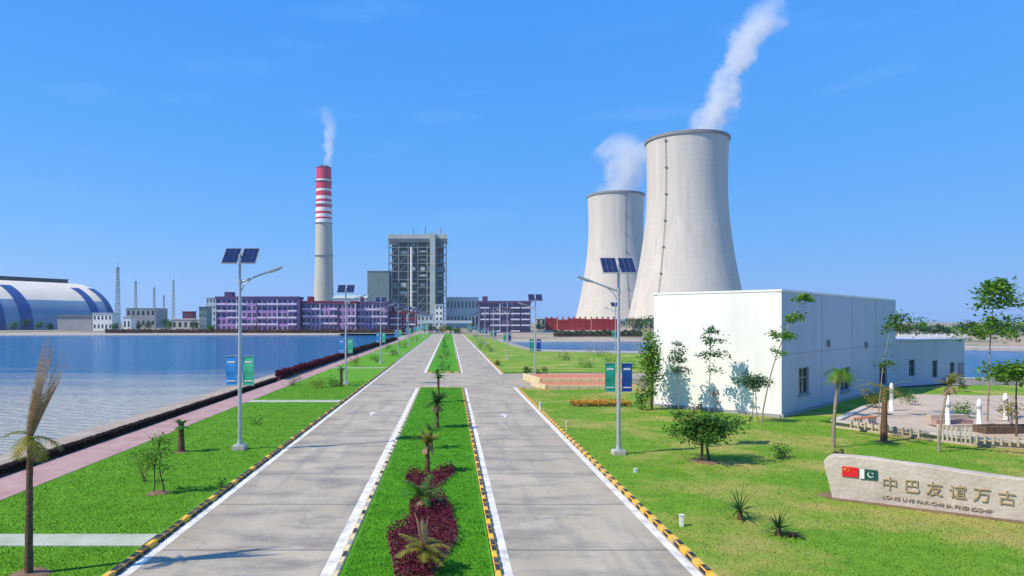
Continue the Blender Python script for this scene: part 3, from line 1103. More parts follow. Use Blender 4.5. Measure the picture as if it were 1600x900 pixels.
def boiler_house():
    D = 690
    x0, x1 = (608 - 703) / F * D, (697 - 703) / F * D
    W = x1 - x0
    H = CAM_H - (366 - 502) / F * D
    dep = 46
    t = thing('boiler_house', 'tall open steel boiler house with a pale flat roof behind the purple blocks', 'power station', (x0, D, 0))
    s = MB()
    s.box((W * .5, dep * .5 + 1.2, H * .46), (W - 5, dep - 4, H * .92))
    s.build('casing', M['core'], t)
    s = MB()
    s.box((W / 2, dep / 2, H - 2.2), (W + 2.2, dep + 2, 4.4))
    rf = s.build('roof', M['clad'], t)
    for i, fx in enumerate((.42, .63, .9)):
        c = MB()
        c.tube([(W * fx, 8, H), (W * fx, 8, H + 7 + 2 * (i % 2))], .5, 8)
        c.build('vent_pipe', M['frame_steel'], rf)
    s = MB()
    s.box((W / 2, -.4, H - 6.4), (W + 1, dep * .05, 3.6))
    s.build('crane_bay', M['core'], t)
    nx_ = 7
    for i in range(nx_):
        x = W * i / (nx_ - 1)
        c = MB()
        c.box((x, 0, (H - 4.5) / 2), (1.1, 1.1, H - 4.5))
        c.build('column', M['frame_steel'], t)
        c = MB()
        c.box((x, dep, (H - 4.5) / 2), (1.1, 1.1, H - 4.5))
        c.build('column', M['frame_steel'], t)
    rd = random.Random(4)
    nfl = 11
    for j in range(1, nfl):
        z = (H - 5) * j / nfl
        c = MB()
        c.box((W / 2, 2.0, z), (W + 1.4, 5.0, .7))
        c.box((W / 2, -.55, z + 1.5), (W + 1.4, .12, .14))
        c.build('floor_deck', M['frame_steel'], t)
    for i in range(nx_ - 1):
        for j in range(nfl):
            if rd.random() < .8:
                a, b = W * i / (nx_ - 1), W * (i + 1) / (nx_ - 1)
                z = (H - 5) * j / nfl
                fh = (H - 5) / nfl
                c = MB()
                k = rd.random()
                if k < .4:
                    c.box(((a + b) / 2, 1.4, z + fh * .35), ((b - a) * rd.uniform(.4, .8), 1.8, fh * rd.uniform(.4, .65)))
                    c.build('equipment_box', M['clad'] if rd.random() < .4 else M['clad_green'], t)
                elif k < .7:
                    c.tube([(a + 1, .2, z + .4), (b - 1, .2, z + fh - .4)], .35, 5)
                    c.build('brace', M['frame_steel'], t)
                else:
                    c.tube([(a + 1, 1.5, z + fh * .5), (b - 1, 1.5, z + fh * .5)], rd.uniform(.7, 1.5), 8)
                    c.build('duct', M['clad'], t)
    s = MB()
    xs_ = (676 - 608) / 89 * W
    s.box((xs_, -2.6, (H + 1) / 2), (5.2, 4.0, H + 1))
    s.build('lift_tower', M['clad'], t)
    s = MB()
    s.tube([((643 - 608) / 89 * W, -1.8, 0), ((643 - 608) / 89 * W, -1.8, H * .86)], 1.1, 10)
    s.build('downpipe', M['white_paint'], t)
    return t
boiler_house()

def plain_block(name, label, cat, px0, px1, pytop, D, depth, wm, rm, openings=0, floors=1, group=None, pitched=0, rz=0):
    """a plainer distant building: walls with real openings, a roof with an overhang"""
    x0, x1 = (px0 - 703) / F * D, (px1 - 703) / F * D
    W = x1 - x0
    H = CAM_H - (pytop - 502) / F * D
    t = thing(name, label, cat, (x0, D, 0), rz, group)
    holes = []
    if openings:
        cw, fh = W / openings, H / floors
        for i in range(openings):
            for j in range(floors):
                holes.append((cw * (i + .25), cw * (i + .75), fh * (j + .3), fh * (j + .75)))
    s = MB()
    s.wall((0, 0, 0), (1, 0, 0), W, H, holes, .3)
    s.add([(0, 0, 0), (0, depth, 0), (0, depth, H), (0, 0, H)], [(3, 2, 1, 0)])
    s.add([(W, 0, 0), (W, depth, 0), (W, depth, H), (W, 0, H)], [(0, 1, 2, 3)])
    s.add([(0, depth, 0), (W, depth, 0), (W, depth, H), (0, depth, H)], [(3, 2, 1, 0)])
    s.build('wall', wm, t)
    for h in holes:
        window(t, (h[0] + h[1]) / 2, h[2], h[1] - h[0], h[3] - h[2], .22, M['frame'], M['glass'])
    s = MB()
    if pitched:
        y0, y1, a = -.6, depth + .6, pitched
        s.add([(-.6, y0, H - .1), (W + .6, y0, H - .1), (W + .6, depth / 2, H + a), (-.6, depth / 2, H + a), (-.6, y1, H - .1), (W + .6, y1, H - .1)],
              [(0, 1, 2, 3), (3, 2, 5, 4), (0, 3, 4), (1, 5, 2), (0, 4, 5, 1)])
    else:
        s.box((W / 2, depth / 2, H + .25), (W + .8, depth + .8, .5))
    s.build('roof', rm, t)
    return t
plain_block('bunker_bay', 'grey green clad block joined low to the left of the boiler house', 'power station', 574, 608, 424, 684, 30, M['clad_green'], M['clad_green'], 0)
plain_block('turbine_hall', 'long pale blue industrial hall behind the road end', 'power station', 697, 748, 465, 720, 60, M['hall'], M['hall'], 9, 2)
plain_block('conveyor_house', 'pale roofed low shed right of the chimney foot', 'industrial shed', 520, 572, 466, 640, 26, M['hall'], M['clad'], 0, pitched=3)
plain_block('control_building', 'small white block beside the boiler house foot', 'building', 652, 676, 492, 560, 14, M['hall'], M['grey_wall'], 4, 2)

# gate across the far end of the road, its booth and the white tower behind
def gate():
    Yg = 366
    t = thing('entrance_gate', 'pale canopy gate spanning the far end of the road', 'gate', (-1, Yg, 0))
    for x in (-11, -3.4, 3.4, 11):
        s = MB()
        s.box((x, 0, 2.75), (.9, .9, 5.5))
        s.build('gate_post', M['hall'], t)
    s = MB()
    s.box((0, 0, 6.2), (25, 4.4, 1.4))
    s.build('canopy', M['hall'], t)
    for x in (-7.2, 7.2):
        s = MB()
        for k in range(9):
            s.box((x - 3.2 + k * .8, 0, .75), (.1, .08, 1.3))
        s.box((x, 0, 1.42), (6.6, .1, .1)); s.box((x, 0, .25), (6.6, .1, .1))
        s.build('barrier', M['frame'], t)
gate()
plain_block('guard_tower', 'slim white tower block left of the road end', 'building', 680, 692, 477, 400, 6, M['white_paint'], M['hall'], 2, 5)

# red wall below the cooling towers: a row of red panels between posts with stepped tops
def red_wall():
    D = 420
    x0, x1 = (853 - 703) / F * D, (968 - 703) / F * D
    t = thing('red_wall', 'long bright red boundary wall with stepped top below the cooling towers', 'wall', (x0, D, 0))
    W = x1 - x0
    n = 13
    rd = random.Random(2)
    for i in range(n):
        s = MB()
        h = 8.0 + rd.uniform(-.5, .5)
        s.box((W * (i + .5) / n, 0, h / 2), (W / n - .7, .6, h))
        s.box((W * (i + .5) / n, -.35, h * .82), (W / n - 1.2, .15, .5))
        s.build('panel', M['redwall'], t)
    for i in range(n + 1):
        s = MB()
        s.box((W * i / n, 0, 4.4), (.66, .9, 8.8))
        s.box((W * i / n, 0, 9.0), (1.0, 1.2, .4))
        s.build('post', M['redwall'] if i not in (2, 8) else M['orange'], t)
    s = MB()
    s.box((W / 2, -1.2, .6), (W + 3, 1.8, 1.2))
    s.build('plinth', M['pale_conc'], t)
red_wall()

# coal shed: barrel vault with blue bands
def coal_shed():
    H, hw, th = 40.0, 68.0, R(60)
    ax = Vector((math.cos(th), math.sin(th), 0))
    ridge = Vector((-339, 624, 0))
    t = thing('coal_shed', 'huge barrel vaulted coal shed with cream roof and blue end bands across the lake', 'shed', ridge, th)
    L = 170
    def arc(a, off=0):
        return ((hw + off) * math.cos(a), (H + off) * math.sin(a) ** .9 if math.sin(a) > 0 else 0)
    def shell(name, s0, s1, a0, a1, m, off=0.0, n=28, parent=None):
        s = MB()
        vs = []
        for i in range(n + 1):
            a = a0 + (a1 - a0) * i / n
            y, z = arc(a, off)
            vs += [(s0, -y, z), (s1, -y, z)]
        s.add(vs, [(2 * i, 2 * i + 1, 2 * i + 3, 2 * i + 2) for i in range(n)])
        return s.build(name, m, parent or t, smooth=50)
    lo = R(33)
    shell('roof', -L, 0, lo, math.pi - lo, M['dome'])
    shell('wall', -L, 0, 0, lo, M['dome_wall'])
    shell('wall', -L, 0, math.pi - lo, math.pi, M['dome_wall'])
    for s0, s1 in ((-5, .3), (-20, -13), (-77, -68), (-98, -88), (-150, -140)):
        shell('band', s0, s1, 0, math.pi * .32, M['dome_blue'], .35)
        shell('band', s0, s1, math.pi * .68, math.pi, M['dome_blue'], .35)
    s = MB()
    pts = [arc(math.pi * i / 28) for i in range(29)]
    s.add([(0, -y, z) for y, z in pts], [tuple(range(29))])
    s.add([(-L, -y, z) for y, z in pts], [tuple(range(28, -1, -1))])
    s.build('end_wall', M['dome_wall'], t)
    s = MB()
    s.box((-L / 2, 0, H + 1.3), (L - 4, 8, 3.2))
    s.box((-L / 2, 0, H + 3.1), (L - 2, 10, .5))
    s.build('ridge_vent', M['dark_roof'], t)
coal_shed()

# small buildings, masts and tanks along the far shore on the left
plain_block('site_office', 'white flat roofed office in front of the coal shed', 'building', 145, 175, 490, 470, 12, M['white_paint'], M['hall'], 5, 2)
plain_block('storage_shed', 'long low shed with dark roof left of the white site office', 'shed', 90, 143, 495, 480, 14, M['grey_wall'], M['dark_roof'], 0, pitched=1.6)
plain_block('pump_house', 'small cream pump house right of the coal shed', 'building', 192, 204, 496, 450, 8, M['white_paint'], M['pale_conc'], 2, 1)
plain_block('workshop', 'wide grey workshop right of the coal shed on the far shore', 'building', 197, 243, 482, 700, 30, M['grey_wall'], M['clad'], 6, 2)
plain_block('low_store', 'low pale store building with a cream roof on the far shore', 'building', 268, 312, 499, 480, 12, M['pale_conc'], M['white_paint'], 5, 1)
plain_block('brown_house', 'small reddish house between the low store and the workshop', 'building', 285, 299, 487, 620, 12, M['maroon'], M['grey_wall'], 3, 2)
plain_block('teal_block', 'narrow teal grey block left of the lilac apartments', 'building', 311, 323, 480, 560, 12, M['teal_wall'], M['teal_wall'], 3, 4)
plain_block('white_block', 'white block just left of the lilac apartments', 'building', 322, 337, 466, 600, 14, M['hall'], M['hall'], 3, 5)
plain_block('cream_house', 'small cream house left of the red wall', 'building', 838, 853, 498, 470, 10, M['pale_conc'], M['white_paint'], 2, 2)
plain_block('pink_house', 'low pinkish house partly behind the white building', 'building', 990, 1022, 500, 430, 10, M['plaza'], M['redwall'], 4, 1)

def mast(label, px, pytop, D, wd):
    b = P(px, 502, D); b.z = 0
    H = CAM_H - (pytop - 502) / F * D
    t = thing('lattice_mast', label, 'mast', b, 0, 'thin masts beyond the lake')
    s = MB()
    for sx, sy in ((-1, -1), (1, -1), (1, 1), (-1, 1)):
        s.tube([(sx * wd, sy * wd, 0), (sx * wd * .45, sy * wd * .45, H)], wd * .16, 4)
    n = int(H / (wd * 3.4))
    for i in range(n):
        f0, f1 = i / n, (i + 1) / n
        a, b2 = wd * (1 - .55 * f0), wd * (1 - .55 * f1)
        for y in (-1, 1):
            s.tube([(-a, y * a, H * f0), (b2, y * b2, H * f1)], wd * .1, 3)
            s.tube([(y * a, -a, H * f0), (y * b2, b2, H * f1)], wd * .1, 3)
    s.build('lattice', M['frame_steel'], t)
    s = MB()
    s.box((0, 0, H), (wd * 1.6, wd * 1.6, .3)); s.tube([(0, 0, H), (0, 0, H + wd * 3)], wd * .12, 5)
    s.build('platform', M['frame_steel'], t)
mast('thickest tallest mast right behind the coal shed', 184, 418, 640, 1.7)
mast('thin mast just right of the tallest mast', 212, 440, 760, 1.4)
mast('thin mast beside the wide grey workshop', 241, 450, 800, 1.3)
mast('thin mast left of the teal block', 271, 438, 900, 1.5)
mast('thin mast between the workshop and the teal block', 256, 462, 760, 1.1)

# ------------------------------------------------------------------ the white building on the right
def white_building():
    A, B, C = Vector((16.1, 53.8, 0)), Vector((22.0, 46.7, 0)), Vector((43.5, 68.7, 0))
    H = 8.42
    th = math.atan2((C - B).y, (C - B).x)
    L = (C - B).length
    dpt = (A - B).length
    t = thing('white_building', 'large plain white rendered building, its shaded side with dark windows, right of the road', 'building', (B.x, B.y, .08), th)
    # local: X along the shaded side, outward -Y; the sunlit end wall is X = 0
    def u_of(px):                       # where a photo column meets the shaded side
        k = (px - 703) / F
        c_, s_ = math.cos(th), math.sin(th)
        return (k * B.y - B.x) / (c_ - k * s_)
    def z_of(px, py):
        u = u_of(px)
        Y = B.y + u * math.sin(th)
        return CAM_H - (py - 502) / F * Y - .08
    wins = []
    for a, b, y0, y1 in ((1248, 1264, 574, 616), (1313, 1328, 574, 611), (1374, 1386, 568, 602)):
        wins.append((u_of(a), u_of(b), z_of((a + b) / 2, y1), z_of((a + b) / 2, y0)))
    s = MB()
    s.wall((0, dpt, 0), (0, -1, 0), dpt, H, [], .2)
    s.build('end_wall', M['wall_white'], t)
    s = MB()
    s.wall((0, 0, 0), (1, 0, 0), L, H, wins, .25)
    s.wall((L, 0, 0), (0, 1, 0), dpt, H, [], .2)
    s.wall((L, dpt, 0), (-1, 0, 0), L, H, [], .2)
    s.build('panelled_wall', M['side_clad_shade'], t)
    s = MB()
    s.box((L / 2, dpt / 2, H - .5), (L - .5, dpt - .5, .2))
    for x, y, dx, dy in ((L / 2, .11, L + .12, .3), (L / 2, dpt - .11, L + .12, .3), (.11, dpt / 2, .3, dpt - .38), (L - .11, dpt / 2, .3, dpt - .38)):
        s.box((x, y, H + .06), (dx, dy, .14))
    s.build('roof', M['wall_white'], t)
    # thin shadow-gap joints between the wall panels
    s = MB()
    for u in (L * .27, L * .52, L * .76):
        s.box((u, -.004, H / 2), (.05, .01, H - .2))
    s.box((L / 2, -.006, H * .5), (L - .2, .01, .04))
    s.build('panel_joints', M['grey_wall'], t)
    s = MB()
    s.box((L / 2, -.06, .12), (L, .12, .24))
    s.box((-.06, dpt / 2, .12), (.12, dpt - .1, .24))
    s.build('plinth', M['grey_wall'], t)
    for a, b, c, d in wins:
        window(t, (a + b) / 2, c, b - a, d - c, .16, M['frame'], M['glass'])
        g = MB(); g.box(((a + b) / 2, -.06, c - .04), (b - a + .16, .2, .08)); g.build('sill', M['grey_wall'], t)
    for px, py in ((1293, 536), (1352, 538)):
        g = MB()
        u, z = u_of(px), z_of(px, py)
        g.box((u, -.1, z), (.3, .2, .42)); g.box((u, -.14, z - .26), (.2, .12, .12))
        g.build('wall_lamp', M['frame'], t)
    # low wing, turned a little so that its front is in shade
    o2 = Vector((43.62, 69.0, .08))
    th2 = R(25)
    c2, s2 = math.cos(th2), math.sin(th2)
    def u2(px):
        k = (px - 703) / F
        return (k * o2.y - o2.x) / (c2 - k * s2)
    def z2_(px, py):
        return CAM_H - (py - 502) / F * (o2.y + u2(px) * s2) - .08
    W, Hw = u2(1507), z2_(1450, 532)
    t2 = thing('low_wing', 'low bluish shaded wing joined to the right end of the white building', 'building', o2, th2)
    wins = [(u2(px - ww), u2(px + ww), z2_(px, y1), z2_(px, y0)) for px, y0, y1, ww in ((1425, 562, 588, 4.5), (1461, 563, 590, 4), (1488, 566, 590, 3.5))]
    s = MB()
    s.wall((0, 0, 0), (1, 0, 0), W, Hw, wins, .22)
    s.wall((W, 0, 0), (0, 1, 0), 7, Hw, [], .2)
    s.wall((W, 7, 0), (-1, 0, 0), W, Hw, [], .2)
    s.build('wall', M['side_clad_shade'], t2)
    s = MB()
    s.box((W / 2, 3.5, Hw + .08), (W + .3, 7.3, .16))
    s.build('roof', M['side_clad_shade'], t2)
    for a, b, c, d in wins:
        window(t2, (a + b) / 2, c, b - a, d - c, .14, M['frame'], M['glass'])
    s = MB()
    s.box((W - .65, -.03, 1.05), (.9, .07, 2.1))
    dd = s.build('door', M['frame'], t2)
    s = MB(); s.box((W - .35, -.09, 1.05), (.05, .06, .16)); s.build('handle', M['steel'], dd)
white_building()

# ------------------------------------------------------------------ solar street lamps
def make_lamp(name, label, loc, flip, b1, b2):
    """flip 1: arm to +X, -1: arm to -X"""
    t = thing(name, label, 'street lamp', loc, 0, 'solar street lamps along the road')
    s = MB()
    s.prism([(-.32, -.32), (.32, -.32), (.32, .32), (-.32, .32)], -.05, .22)
    s.build('base', M['pale_conc'], t, bevel=.03)
    s = MB()
    s.tube([(0, 0, .2), (0, 0, 3), (0, 0, 9.75)], [.105, .095, .06], 14)
    s.lathe([(.26, .22), (.26, .25), (.14, .26), (.125, .5)], 14)
    s.build('pole', M['steel'], t, smooth=40)
    s = MB()
    s.tube([(0, 0, 8.35), (.5 * flip, 0, 8.52), (1.35 * flip, 0, 8.84)], [.06, .05, .045], 8)
    s.tube([(0, 0, 7.8), (.22 * flip, 0, 8.2), (.62 * flip, 0, 8.56)], .028, 6)
    s.lathe([(.1, 8.2), (.1, 8.5)], 12)
    s.build('arm', M['steel'], t, smooth=40)
    s = MB()
    tilt = Matrix.Rotation(R(-20) * flip, 3, 'Y')
    s.box((1.72 * flip, 0, 8.97), (.85, .26, .1), tilt=tilt)
    h = s.build('lamp_head', M['steel'], t, bevel=.03)
    s = MB()
    s.box((1.76 * flip, 0, 8.905), (.5, .2, .03), tilt=tilt)
    s.build('lens', M['ban_white'], h)
    # two panels leaning back, facing the road traffic
    tl = Matrix.Rotation(R(45), 3, 'X')
    for sx in (-1, 1):
        c = Vector((sx * .455, .12, 9.68))
        s = MB()
        s.box(c, (.82, 1.2, .04), tilt=tl, mi=1)
        up = tl @ Vector((0, 0, .024))
        for iy in range(6):
            for ix in range(3):
                s.box(c + up + tl @ Vector(((ix - 1) * .255, (iy - 2.5) * .188, 0)), (.24, .176, .012), tilt=tl, mi=0)
        s.build('solar_panel', [M['panel'], M['panel_back']], t)
    s = MB()
    s.tube([(-.85, .16, 9.66), (.85, .16, 9.66)], .035, 6)
    s.tube([(0, 0, 9.4), (0, .34, 9.85)], .04, 6)
    s.build('bracket', M['steel'], t)
    for sx, m in ((-1, b1), (1, b2)):
        s = MB()
        n = 6
        for i in range(n):
            z0, z1 = 3.22 + 1.42 * i / n, 3.22 + 1.42 * (i + 1) / n
            y0, y1 = .02 * math.sin(i * 1.3), .02 * math.sin((i + 1) * 1.3)
            for yy in (0, .012):
                s.add([(sx * .17, y0 - yy, z0), (sx * .69, y0 * 1.5 - yy, z0), (sx * .69, y1 * 1.5 - yy, z1), (sx * .17, y1 - yy, z1)], [(0, 1, 2, 3)])
        bn = s.build('banner', m, t)
        s = MB()
        s.box((sx * .43, -.03, 4.36), (.36, .012, .10)); s.box((sx * .43, -.03, 3.42), (.42, .012, .06)); 
        s.build('print', M['ban_white'], bn)
        s = MB()
        for z in (3.2, 4.66):
            s.tube([(0, 0, z), (sx * .72, 0, z)], .018, 6)
        s.build('banner_rod', M['steel'], bn)
    return t
ordn = ['first', 'second', 'third', 'fourth', 'fifth', 'sixth', 'seventh', 'eighth', 'ninth', 'tenth']
LA = make_lamp('street_lamp', 'nearest solar street lamp on the lakeside lawn, with a blue and a green banner', (-10.5, 35.2, .1), 1, M['ban_blue'], M['ban_green'])
for i, Y in enumerate((71, 107, 143, 179, 215, 251, 287, 323)):
    dup(LA, (-10.5 - .02 * i, Y, .1), 0, f'{ordn[i + 1]} solar street lamp from the front in the row on the lakeside lawn')
LB = make_lamp('street_lamp', 'nearest solar street lamp on the right lawn, with a teal and a navy banner', (8.12, 33.9, .1), -1, M['ban_teal'], M['ban_navy'])
LB.scale = (.94, .94, .94)
for i, Y in enumerate((80, 118, 154, 190, 226, 262, 298, 334)):
    dup(LB, (9.7 - .08 * i, Y, .1), 0, f'{ordn[i + 1]} solar street lamp from the front in the row right of the road', scale=.94)
dup(LB, (32.2, 137, .1), 0, 'far solar street lamp standing apart below the smaller cooling tower')

# ------------------------------------------------------------------ plants
def frond(mb_pts, base, direction, length, droop, width, nseg=12, leaflet=.3, vee=.5):
    """one pinnate frond: leaflet triangles left and right of a bending rib; adds points of triangles"""
    d = Vector(direction).normalized()
    p = Vector(base)
    side = d.cross(Vector((0, 0, 1)))
    side = side.normalized() if side.length > 1e-4 else Vector((1, 0, 0))
    prev = p.copy()
    for i in range(nseg):
        f = (i + 1) / nseg
        d = (d + Vector((0, 0, -droop / nseg))).normalized()
        p = p + d * (length / nseg)
        up = side.cross(d)
        ll = leaflet * (math.sin(math.pi * min(1, .15 + f * .85)) ** .6)
        for sg in (-1, 1):
            tip = prev + (side * sg + d * .75 + up * vee * .3 - Vector((0, 0, .25 + .2 * random.random()))) * ll * random.uniform(.8, 1.1)
            a = prev
            b = prev + d * (width)
            mb_pts += [a, b, tip]
        # rib
        r = .012 * (1 - f) + .004
        mb_pts += [prev - side * r, prev + side * r, p]
        prev = p.copy()

def palm(label, loc, trunk_h, trunk_r, n, flen, tied=False, group=None, leaf='leaf', dry=0, lean=(0, 0), leaflet=.32, name='palm', elev=(.1, 1.1), droop=1.3, bark='palm_bark', cat='palm'):
    t = thing(name, label, cat, loc, random.uniform(0, 6) * 0, group)
    s = MB()
    pts, rr = [], []
    k = 9
    for i in range(k + 1):
        f = i / k
        pts.append((lean[0] * f * f, lean[1] * f * f, trunk_h * f - .03 * (i == 0)))
        rr.append(trunk_r * (1.35 - .5 * f + (.12 if i % 2 else 0)) if f < 1 else trunk_r * 1.1)
    s.tube(pts, rr, 10)
    s.build('trunk', M[bark], t, smooth=60)
    top = Vector((lean[0], lean[1], trunk_h))
    tri = []
    for i in range(n):
        a = 2.4 * i + random.uniform(-.25, .25)
        e = random.uniform(*elev)
        frond(tri, top + Vector((0, 0, random.uniform(-.1, .08))), (math.cos(a) * math.cos(e), math.sin(a) * math.cos(e), math.sin(e)), flen * random.uniform(.75, 1.1), droop * random.uniform(.7, 1.3), .07, leaflet=leaflet)
    link('crown', np_mesh('crown', np.array([tuple(p) for p in tri]), 3, M[leaf]), t)
    if dry:
        tri = []
        for i in range(dry):
            a = 2.4 * i + 1
            frond(tri, top - Vector((0, 0, .12)), (math.cos(a), math.sin(a), random.uniform(-.3, .3)), flen * .6, 2.4, .07, leaflet=leaflet * .7)
        link('dry_fronds', np_mesh('dry_fronds', np.array([tuple(p) for p in tri]), 3, M['leaf_brown']), t)
    if tied:
        tri = []
        for i in range(tied[0]):
            a = 2.4 * i
            e = Vector((tied[2] + .13 * math.cos(a), .13 * math.sin(a), 1))
            frond(tri, top + Vector((.05 * math.cos(a), .05 * math.sin(a), 0)), e, tied[1] * random.uniform(.4, 1.0), .16, .028, nseg=44, leaflet=.12, vee=1.4)
        link('tied_fronds', np_mesh('tied_fronds', np.array([tuple(p) for p in tri]), 3, M['leaf_brown']), t)
    return t

def soil_ring(parent_loc, r, label):
    pass

def tiered_tree(label, loc, h, tiers, trunk_r=.05, leaf='leaf_teal', lean=(0, 0), name='young_tree', bark='bark_pale', group=None, leafsize=.16, dens=1.35, stems=1, rz=0, zs=.62):
    """thin trunk with flat tiers of leafy branches: tiers = (height fraction, reach, n leaves, x offset)"""
    t = thing(name, label, 'tree', loc, rz, group)
    s = MB()
    def at(f):
        return Vector((lean[0] * f ** 1.6, lean[1] * f ** 1.6, h * f))
    for st in range(stems):
        o = Vector(((st - (stems - 1) / 2) * .38, 0, 0))
        pts = [at(f) + o * (1 - f) + Vector((.03 * math.sin(f * 9 + st), .03 * math.cos(f * 7), -.05 if f == 0 else 0)) for f in np.linspace(0, 1, 10)]
        s.tube(pts, [trunk_r * (1 - .72 * f) for f in np.linspace(0, 1, 10)], 7)
    cent = []
    for fr, reach, nl, dx in tiers:
        c = at(fr)
        nb = max(3, int(reach * 4))
        for k in range(nb):
            a = 2 * math.pi * k / nb + random.uniform(-.4, .4)
            ln = reach * random.uniform(.55, 1.1)
            tip = c + Vector((math.cos(a) * ln + dx, math.sin(a) * ln, random.uniform(-.15, .4) * reach))
            mid = (c + tip) / 2 + Vector((0, 0, .1 * reach))
            s.tube([c, mid, tip], [trunk_r * .35, trunk_r * .25, trunk_r * .1], 5, cap=False)
            m_ = int(nl / nb * dens)
            u = rng.uniform(.25, 1.1, m_)
            sp_ = .12 + .13 * reach
            for uu in u:
                p = c.lerp(mid, uu * 2) if uu < .5 else mid.lerp(tip, uu * 2 - 1)
                cent.append((p.x + random.gauss(0, sp_ * .8), p.y + random.gauss(0, sp_ * .8), p.z + random.gauss(0, sp_ * zs)))
    f0 = min(q_[0] for q_ in tiers)
    for k in range(int(26 * dens)):
        f = random.uniform(f0 * .9, 1.0)
        c = at(f)
        cent.append((c.x + random.gauss(0, .22), c.y + random.gauss(0, .22), c.z + random.gauss(0, .1)))
    s.build('trunk', M[bark], t, smooth=60)
    link('crown', np_mesh('crown', leaf_quads(cent, leafsize * 1.15, up=.6, aspect=2.0), 4, M[leaf]), t)
    return t

def bush(label, loc, rx, ry, h, n, leaf='leaf', size=.12, name='bush', group=None, stems=6, flat=1.0, cat='bush', z0=.0):
    t = thing(name, label, cat, loc, random.uniform(0, 3), group)
    k = max(3, n // 90)
    cl = [(random.gauss(0, .45) * rx, random.gauss(0, .45) * ry, h * random.uniform(.3, .85)) for _ in range(k)]
    cl = [c for c in cl if (c[0] / rx) ** 2 + (c[1] / ry) ** 2 < 1.1] or [(0, 0, h * .5)]
    cent = []
    for i in range(n):
        c = random.choice(cl)
        r_ = min(rx, ry, h) * .34
        cent.append((c[0] + random.gauss(0, r_), c[1] + random.gauss(0, r_), max(z0 + .03, c[2] + random.gauss(0, r_ * flat))))
    s = MB()
    for c in cl[:stems]:
        s.tube([(random.uniform(-.06, .06), random.uniform(-.06, .06), -.03), (c[0] * .6, c[1] * .6, c[2] * .5), c], [.025, .018, .008], 5)
    s.build('stems', M['bark'], t)
    link('foliage', np_mesh('foliage', leaf_quads(cent, size, up=.35, aspect=2.0), 4, M[leaf]), t)
    return t

def spiky(label, loc, n, ln, leaf='leaf_dark', name='agave_plant', trunk=0.0, width=.07, group=None, elev=(.15, 1.35), droop=.6):
    t = thing(name, label, 'plant', loc, random.uniform(0, 3), group)
    s = MB()
    s.tube([(0, 0, -.05), (0, 0, trunk + .12)], [.11, .07], 9)
    s.build('stem', M['palm_bark'], t, smooth=60)
    tri = []
    for i in range(n):
        a = 2.4 * i + random.uniform(-.2, .2)
        e = random.uniform(*elev)
        d = Vector((math.cos(a) * math.cos(e), math.sin(a) * math.cos(e), math.sin(e)))
        p = Vector((0, 0, trunk + .08))
        L = ln * random.uniform(.7, 1.1)
        sd_ = d.cross(Vector((0, 0, 1))).normalized()
        q = [p]
        dd = d.copy()
        for j in range(4):
            dd = (dd + Vector((0, 0, -droop * .25))).normalized()
            q.append(q[-1] + dd * L / 4)
        wds = [width * .6, width, width * .85, width * .5, .004]
        for j in range(4):
            a0, a1 = q[j] - sd_ * wds[j] / 2, q[j] + sd_ * wds[j] / 2
            b0, b1 = q[j + 1] - sd_ * wds[j + 1] / 2, q[j + 1] + sd_ * wds[j + 1] / 2
            tri += [a0, a1, b1, b0]
    link('leaves', np_mesh('leaves', np.array([tuple(p) for p in tri]), 4, M[leaf]), t)
    return t

def big_tree(label, loc, h, rw, n, leaf='leaf_dark', size=.7, name='tree', group=None, trunk_r=.2):
    t = thing(name, label, 'tree', loc, random.uniform(0, 6), group)
    s = MB()
    s.tube([(0, 0, -.1), (.1, 0, h * .3), (0, .1, h * .75)], [trunk_r, trunk_r * .75, trunk_r * .3], 8)
    k = 9
    cl = []
    for i in range(k):
        a = random.uniform(0, 6.28); r_ = rw * random.uniform(.15, .85)
        c = Vector((math.cos(a) * r_, math.sin(a) * r_, h * random.uniform(.35, .92)))
        cl.append(c)
        s.tube([(0, 0, c.z * .55), c], [trunk_r * .4, trunk_r * .1], 5)
    s.build('trunk', M['bark'], t, smooth=60)
    cent = []
    for i in range(n):
        c = random.choice(cl)
        cent.append((c.x + random.gauss(0, rw * .25), c.y + random.gauss(0, rw * .25), max(.2, c.z + random.gauss(0, h * .11))))
    link('crown', np_mesh('crown', leaf_quads(cent, size, up=.4, aspect=1.6), 4, M[leaf]), t)
    return t

def mound(label, loc, r, name='soil_patch', h=.05):
    s = MB()
    n = 22
    vs = [(0, 0, h)]
    for k, f in enumerate((.55, 1.0)):
        for i in range(n):
            a = 2 * math.pi * i / n
            rr = r * f * (1 + .12 * math.sin(a * 3 + loc[0]) + .08 * math.sin(a * 7 + loc[1]))
            vs.append((rr * math.cos(a), rr * math.sin(a), h * (.75 if k == 0 else -.1)))
    fs = [(0, 1 + i, 1 + (i + 1) % n) for i in range(n)] + [(1 + i, 1 + n + i, 1 + n + (i + 1) % n, 1 + (i + 1) % n) for i in range(n)]
    s.add(vs, fs)
    o = s.build(name, M['soil'], loc=loc, smooth=80)
    return struct(o)

ZL = .1
def gl(px, py, z=ZL):
    v = G(px, py, z)
    return v

